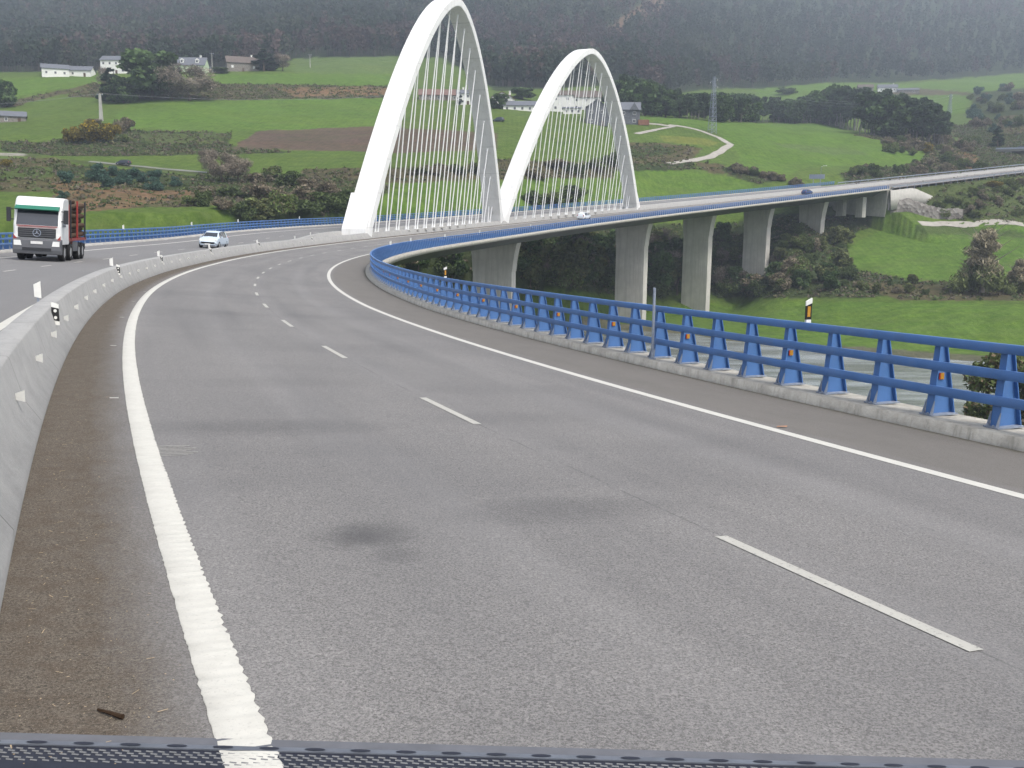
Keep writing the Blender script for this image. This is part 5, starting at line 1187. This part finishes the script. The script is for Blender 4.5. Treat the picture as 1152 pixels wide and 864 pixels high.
def car(loc, rz, label, paint, L=4.0, W=1.7, H=1.47, name='car', boxy=0., group=None):
    """hatchback: y forward; loft of cross-sections"""
    t = empty(name, tuple(loc), rz, label, 'car', group); m = carpaint(name+'_paint', paint)
    k = L/4.
    st = [(-2.0, .30, .62, .80, .70, .88), (-1.92, .22, .66, .84, .92, .74), (-1.75, .2, .69, .85, 1.30, .60), (-1.35, .19, .72, .85, H-.04, .57), (-.6, .19, .72, .85, H, .58), (.1, .19, .72, .85, H-.01, .57), (.55, .19, .72, .85, H-.14, .56), (1.15, .2, .71, .84, .98, .66), (1.55, .2, .68, .82, .86, .64), (1.85, .22, .60, .76, .70, .60), (2.0, .30, .50, .68, .52, .55)]
    vs = []; n = 0
    for (y, zs, zb_, w_, zt, wt) in st:
        zbelt = min(.88, zt-.02); ring = [(w_*.86, zs), (w_, zs+.18), (w_*1.0, .55 if zt > .6 else (zs+zt)/2), (w_*.97, zbelt), (wt, zt-.02), (wt*.6, zt+.0), (0, zt+.02)]
        full = [(x, z) for x, z in ring] + [(-x, z) for x, z in ring[::-1][1:]]; vs += [(x*W/1.7, y*k, z) for x, z in full]; n = len(full)
    N = len(st); fs = [(i*n+j, i*n+(j+1) % n, (i+1)*n+(j+1) % n, (i+1)*n+j) for i in range(N-1) for j in range(n)] + [tuple(range(n)), tuple(range((N-1)*n, N*n))[::-1]]
    mb = MB(); mb.add(vs, fs); mb.build('body', m, t, smooth=False, bevel=.03)
    def q(i, j): return Vector(vs[i*n+j])
    def panel(nm, pts, out=.012):
        pts = [Vector(p) for p in pts]; nr = (pts[1]-pts[0]).cross(pts[-1]-pts[0]).normalized(); c = sum(pts, Vector())/len(pts); out = .045 if 'side' not in nm else out
        if nr.dot(c-Vector((0, 0, .7))) < 0: nr = -nr
        pts = [c+(p-c)*.9 + nr*out for p in pts]; mb = MB(); mb.add(pts+[p-nr*.02 for p in pts], [tuple(range(len(pts))), tuple(range(len(pts), 2*len(pts)))[::-1]]); mb.build(nm, M['glass'], t)
    panel('windscreen', [q(6, 4), q(6, 8), q(7, 8), q(7, 4)]); panel('rear_window', [q(3, 4), q(3, 8), q(1, 8), q(1, 4)])
    for a, b in ((3, 4), (9, 8)):
        panel('side_window', [q(3, a), q(3, b), q(4, b), q(4, a)]); panel('side_window', [q(4, a), q(4, b), q(5, b), q(5, a)]); panel('side_window', [q(5, a), q(5, b), q(6, b), q(7, a)])
    for x in (-1, 1):
        for y in (-1.25*k, 1.28*k): wheel(t, x*(W/2+.0), y, .31)
        mb = MB(); mb.prism([(x*W*.27, .60), (x*W*.45, .66), (x*W*.44, .78), (x*W*.30, .70)], 'y', 1.72*k, 1.90*k); mb.build('headlight', M['lamp'], t)
        mb = MB(); mb.box((x*W*.42, -1.93*k, .85), (.16, .12, .3)); mb.build('tail_light', M['tail'], t)
        mb = MB(); mb.box((x*(W/2+.07), .75*k, .98), (.14, .1, .12)); mb.build('wing_mirror', m, t)
    mb = MB(); mb.prism([(-W*.30, .40), (W*.30, .40), (W*.36, .55), (-W*.36, .55)], 'y', 1.93*k, 2.02*k); mb.build('grille', M['black'], t)
    mb = MB(); mb.box((0, 2.03*k, .36), (.5, .02, .11)); mb.build('number_plate', M['plate'], t)
    return t
def place_car(px, py, lo, hi, ulo, uhi, back=0, **kw):
    s, u = pix2su(px, py, 0, lo, hi, ulo, uhi); print(kw['label'][:25], round(s, 1), round(u, 1)); rz = -heading(s) + (math.pi if back else 0); sl = math.atan(float(np.interp(s, SS, g_)))
    c = car(P(s+(2. if back else 0), u, .01), rz, **kw); c.rotation_euler = (sl*(-1 if back else 1), math.atan(float(np.interp(s, SS, b_)))*(-1 if back else 1), rz); return c
place_car(233, 279.5, 60, 120, -16, -6, 1, label='pale blue-white hatchback driving toward us in the far carriageway', paint=(.50, .58, .66))
place_car(657, 246.5, 200, 260, -4, 5, 0, label='tiny white car driving away past the second arch', paint=(.7, .74, .78))
place_car(908, 218.5, 300, 370, -4, 5, 0, label='dark blue car driving away near the far end of the viaduct', paint=(.03, .06, .16))
p = ground(561, 137); car(p+Vector((0, 0, .05)), R(70), 'dark four-wheel-drive parked on the grass right of the first arch', (.03, .05, .06), L=4.4, W=1.8, H=1.75, name='parked_car')
p = ground(139, 186.5); car(p+Vector((0, 0, .15)), R(80), 'dark car on the narrow lane of the left slope', (.03, .035, .05))
for i, (x, c) in enumerate(((3, (.05, .06, .08)), (9.5, (.6, .62, .64)))):
    q = Matrix.Rotation(R(-28), 3, 'Z') @ Vector((x-4, -1.5, 4.78)) + OV; car(q, R(-28+90), ['dark car on the far overpass at the right edge', 'white car on the far overpass at the right edge'][i], c)

# log truck ---------------------------------------------------------
s1, u1 = pix2su(42, 293.5, 0, 20, 90, -17, -6); print('truck', s1, u1)
rzt = -heading(s1)+math.pi+R(2.5)
trk = empty('truck', tuple(P(s1, u1, .01)), rzt, 'white, red and green timber truck driving toward us with a load of logs', 'truck')
sl = math.atan(float(np.interp(s1, SS, g_))); trk.scale = (.95,)*3; trk.rotation_euler = (-sl, -math.atan(float(np.interp(s1, SS, b_))), rzt)
# local: x to the truck's left seen from its driver..., y forward; front face at y=0
TM = {'w': simple('truck_white', (.70, .71, .70), .35, .5, .04, dirt=((.4, .38, .36), .4)), 'g': simple('truck_green', (.02, .16, .10), .4, .5, .05), 'gr': simple('bumper_grey', (.11, .115, .125), .55, .4, .1), 'red': simple('truck_red', (.28, .035, .03), .45, .4, .1), 'dk': simple('truck_dark', (.03, .032, .036), .6)}
mb = MB(); Wt = 1.24
prof = [(0.0, .95), (0.03, 1.95), (-.30, 2.95), (-.62, 3.42), (-1.0, 3.55), (-2.05, 3.55), (-2.15, 3.4), (-2.2, .95)]
vs = []; 
for x in (-Wt, -Wt+.12, Wt-.12, Wt):
    e = 1 if abs(x) < Wt-.01 else 0
    vs += [(x, y+(0 if e else (-.10 if y > -.8 else .0)), z-(0 if e else (.04 if z > 3.3 else 0))) for y, z in prof]
n = 8; fs = [(i*n+j, i*n+(j+1) % n, (i+1)*n+(j+1) % n, (i+1)*n+j) for i in range(3) for j in range(n)] + [tuple(range(n)), tuple(range(3*n, 4*n))]
mb.add(vs, fs); cab = mb.build('cab', TM['w'], trk, bevel=.03)
mb = MB(); mb.add([(-1.08, .02, 1.98), (1.08, .02, 1.98), (1.05, -.27, 2.82), (-1.05, -.27, 2.82), (-1.08, .04, 1.98), (1.08, .04, 1.98), (1.05, -.25, 2.82), (-1.05, -.25, 2.82)], [(0, 1, 2, 3), (4, 7, 6, 5), (0, 4, 5, 1), (1, 5, 6, 2), (2, 6, 7, 3), (3, 7, 4, 0)]); mb.build('windscreen', M['glass'], trk)
mb = MB(); mb.prism([(.04, 2.80), (.14, 2.86), (-.20, 3.06), (-.32, 3.02)], 'x', -1.14, 1.14); mb.build('sun_visor', TM['g'], trk)
mb = MB(); mb.prism([(.045, 1.28), (.075, 1.30), (.075, 1.80), (.045, 1.82)], 'x', -.98, .98); gr_ = mb.build('grille', TM['dk'], trk)
for z in (1.38, 1.5, 1.62, 1.72): mb = MB(); mb.box((0, .085, z), (1.85, .02, .03)); mb.build('grille_slat', TM['gr'], gr_)
# three-pointed star in a ring on the grille
mb = MB(); n = 24
for i in range(n):
    a, b = 6.2832*i/n, 6.2832*(i+1)/n; mb.tube((.2*math.cos(a), .11, 1.56+.2*math.sin(a)), (.2*math.cos(b), .11, 1.56+.2*math.sin(b)), .02, n=5, cap=False)
for a in (90, 210, 330): mb.tube((0, .11, 1.56), (.19*math.cos(R(a)), .11, 1.56+.19*math.sin(R(a))), .035, .008, 5)
mb.build('emblem', M['galv'], gr_)
mb = MB(); mb.box((0, .05, 1.93), (2.1, .02, .045)); mb.box((0, .075, 1.86), (1.9, .02, .02)); mb.build('red_stripe', TM['red'], trk)
mb = MB(); mb.prism([(-.35, .38), (.10, .38), (.16, .62), (.14, 1.16), (.03, 1.24), (-.35, 1.24)], 'x', -1.25, 1.25); bm_ = mb.build('bumper', TM['gr'], trk, bevel=.04)
mb = MB(); mb.box((0, .15, .66), (1.5, .04, .16)); mb.build('air_intake', TM['dk'], bm_)
mb = MB(); mb.box((0, .165, 1.02), (.62, .03, .15)); mb.build('number_plate', M['plate'], trk)
for x in (-1, 1):
    mb = MB(); mb.prism([(x*.78, .84), (x*1.18, .84), (x*1.18, 1.12), (x*.84, 1.12)], 'y', .10, .17); mb.build('headlight', M['lamp'], trk)
    mb = MB(); mb.prism([(x*.82, 1.30), (x*1.19, 1.24), (x*1.19, 1.42), (x*1.0, 1.58)], 'y', -.02, .07); mb.build('fog_light', M['lamp'], trk)
    mb = MB(); mb.prism([(x*1.02, 1.20), (x*1.22, 1.20), (x*1.22, 1.44)], 'y', .0, .085); mb.build('corner_panel', TM['red'], trk)
    mb = MB(); mb.box((x*1.48, -.12, 2.5), (.22, .12, .78)); mb.tube((x*1.22, -.15, 2.8), (x*1.48, -.12, 2.8), .03, n=5); mb.tube((x*1.22, -.15, 2.25), (x*1.48, -.12, 2.25), .03, n=5); mb.build('mirror', TM['dk'], trk)
    mb = MB(); mb.add([(x*1.245, -.35, 1.95), (x*1.245, -1.25, 1.95), (x*1.235, -1.25, 2.8), (x*1.235, -.62, 2.8), (x*1.26, -.35, 1.95), (x*1.26, -1.25, 1.95), (x*1.25, -1.25, 2.8), (x*1.25, -.62, 2.8)], [(0, 1, 2, 3), (4, 7, 6, 5), (0, 4, 5, 1), (1, 5, 6, 2), (2, 6, 7, 3), (3, 7, 4, 0)]); mb.build('side_window', M['glass'], trk)
    for y in (-1.15, -2.95, -5.5, -6.7): wheel(trk, x*1.22, y, .5, .32)
    mb = MB(); mb.box((x*1.2, -4.2, .8), (.08, 1.3, .55)); mb.build('side_guard', TM['gr'], trk)
mb = MB(); mb.box((-.42, -4.4, .98), (.12, 6.6, .28)); mb.box((.42, -4.4, .98), (.12, 6.6, .28)); mb.box((0, -5.1, 1.22), (2.45, 5.7, .16)); mb.build('chassis', TM['red'], trk)
mb = MB(); mb.box((0, -2.45, 2.2), (2.45, .1, 2.1)); 
for i in range(7): mb.box((-1.1+i*.367, -2.38, 2.3), (.07, .08, 2.2))
mb.box((.9, -2.36, 3.0), (.5, .2, .9)); mb.build('headboard', TM['red'], trk)
for y in (-2.9, -5.0, -7.5):
    for x in (-1, 1): mb = MB(); mb.box((x*1.2, y, 2.35), (.09, .12, 2.3)); mb.build('stake', TM['dk'] if y != -5.0 else TM['red'], trk)
mb = MB(); mb.box((0, -7.8, .75), (2.3, .1, .35)); mb.build('rear_bar', TM['dk'], trk)
# logs: things resting on the truck
MT = trk.matrix_basis.copy(); k = 0; lt = None
bpy.context.view_layer.update(); MT = trk.matrix_world.copy(); rr_ = random.Random(4)
for row in range(8):
    for i in range(7 - (row % 2)):
        x = -1.0 + (.155 if row % 2 else 0) + i*.32; z = 1.46 + row*.285; r_0 = 0; y = -5.2+rr_.uniform(-.25, .25)
        if row == 7 and i in (0, 5): continue
        if lt is None:
            mb = MB(); mb.tube((0, -2.45, 0), (0, 2.45, 0), .16, .145, 10, cap=False); lt = mb.build('log', M['wood'])
            mb = MB(); mb.tube((0, 2.43, 0), (0, 2.46, 0), .146, n=10); lc = mb.build('cut_end', M['logend'], lt)
            o = lt
        else:
            o = lt.copy(); C.objects.link(o); c = lc.copy(); C.objects.link(c); c.parent = o
        o.location = MT @ Vector((x, y, z)); o.scale = (.95,)*3; o.rotation_euler = trk.rotation_euler; o.rotation_euler.y += rr_.uniform(-3, 3); tag(o, 'brown barked log in the load stacked on the timber truck', 'log', 'logs on the timber truck')
# white tubular frame at the water's edge
p = ground(905, 432, 60) ; p = Vector((ray(906, 432)[0]*150, 150, -27.3))
t = empty('tube_frame', tuple(p), .3, 'small white tubular frame standing at the water behind the railing', 'frame'); mb = MB()
for a, b in (((-1.3, 0, 0), (-1.3, 0, 1.7)), ((-.8, 0, 0), (-.8, 0, 1.7)), ((-1.3, 0, 1.7), (-.8, 0, 1.7)), ((-1.3, 0, .9), (-.8, 0, .9)), ((-.8, 0, 1.6), (1.2, 0, .7)), ((-.8, 0, 1.1), (1.2, 0, .2)), ((1.2, 0, .7), (1.2, 0, -.3)), ((.2, 0, 1.15), (.2, 0, .65))): mb.tube(a, b, .05, n=6)
mb.build('tubes', M['white'], t)

# ------------------------------------------------------------------ haze
mb = MB(); mb.box((0, 1000, 150), (7000, 5200, 860)); g = bpy.data.materials.new('haze_air'); g.use_nodes = True; nt = g.node_tree; nt.nodes.remove(nt.nodes['Principled BSDF'])
pv = nt.nodes.new('ShaderNodeVolumePrincipled'); pv.inputs['Color'].default_value = (.74, .84, .98, 1); pv.inputs['Density'].default_value = HAZE; pv.inputs['Anisotropy'].default_value = .2
nt.links.new(pv.outputs[0], [x for x in nt.nodes if x.type == 'OUTPUT_MATERIAL'][0].inputs['Volume'])
tag(mb.build('haze', g), kind='stuff')
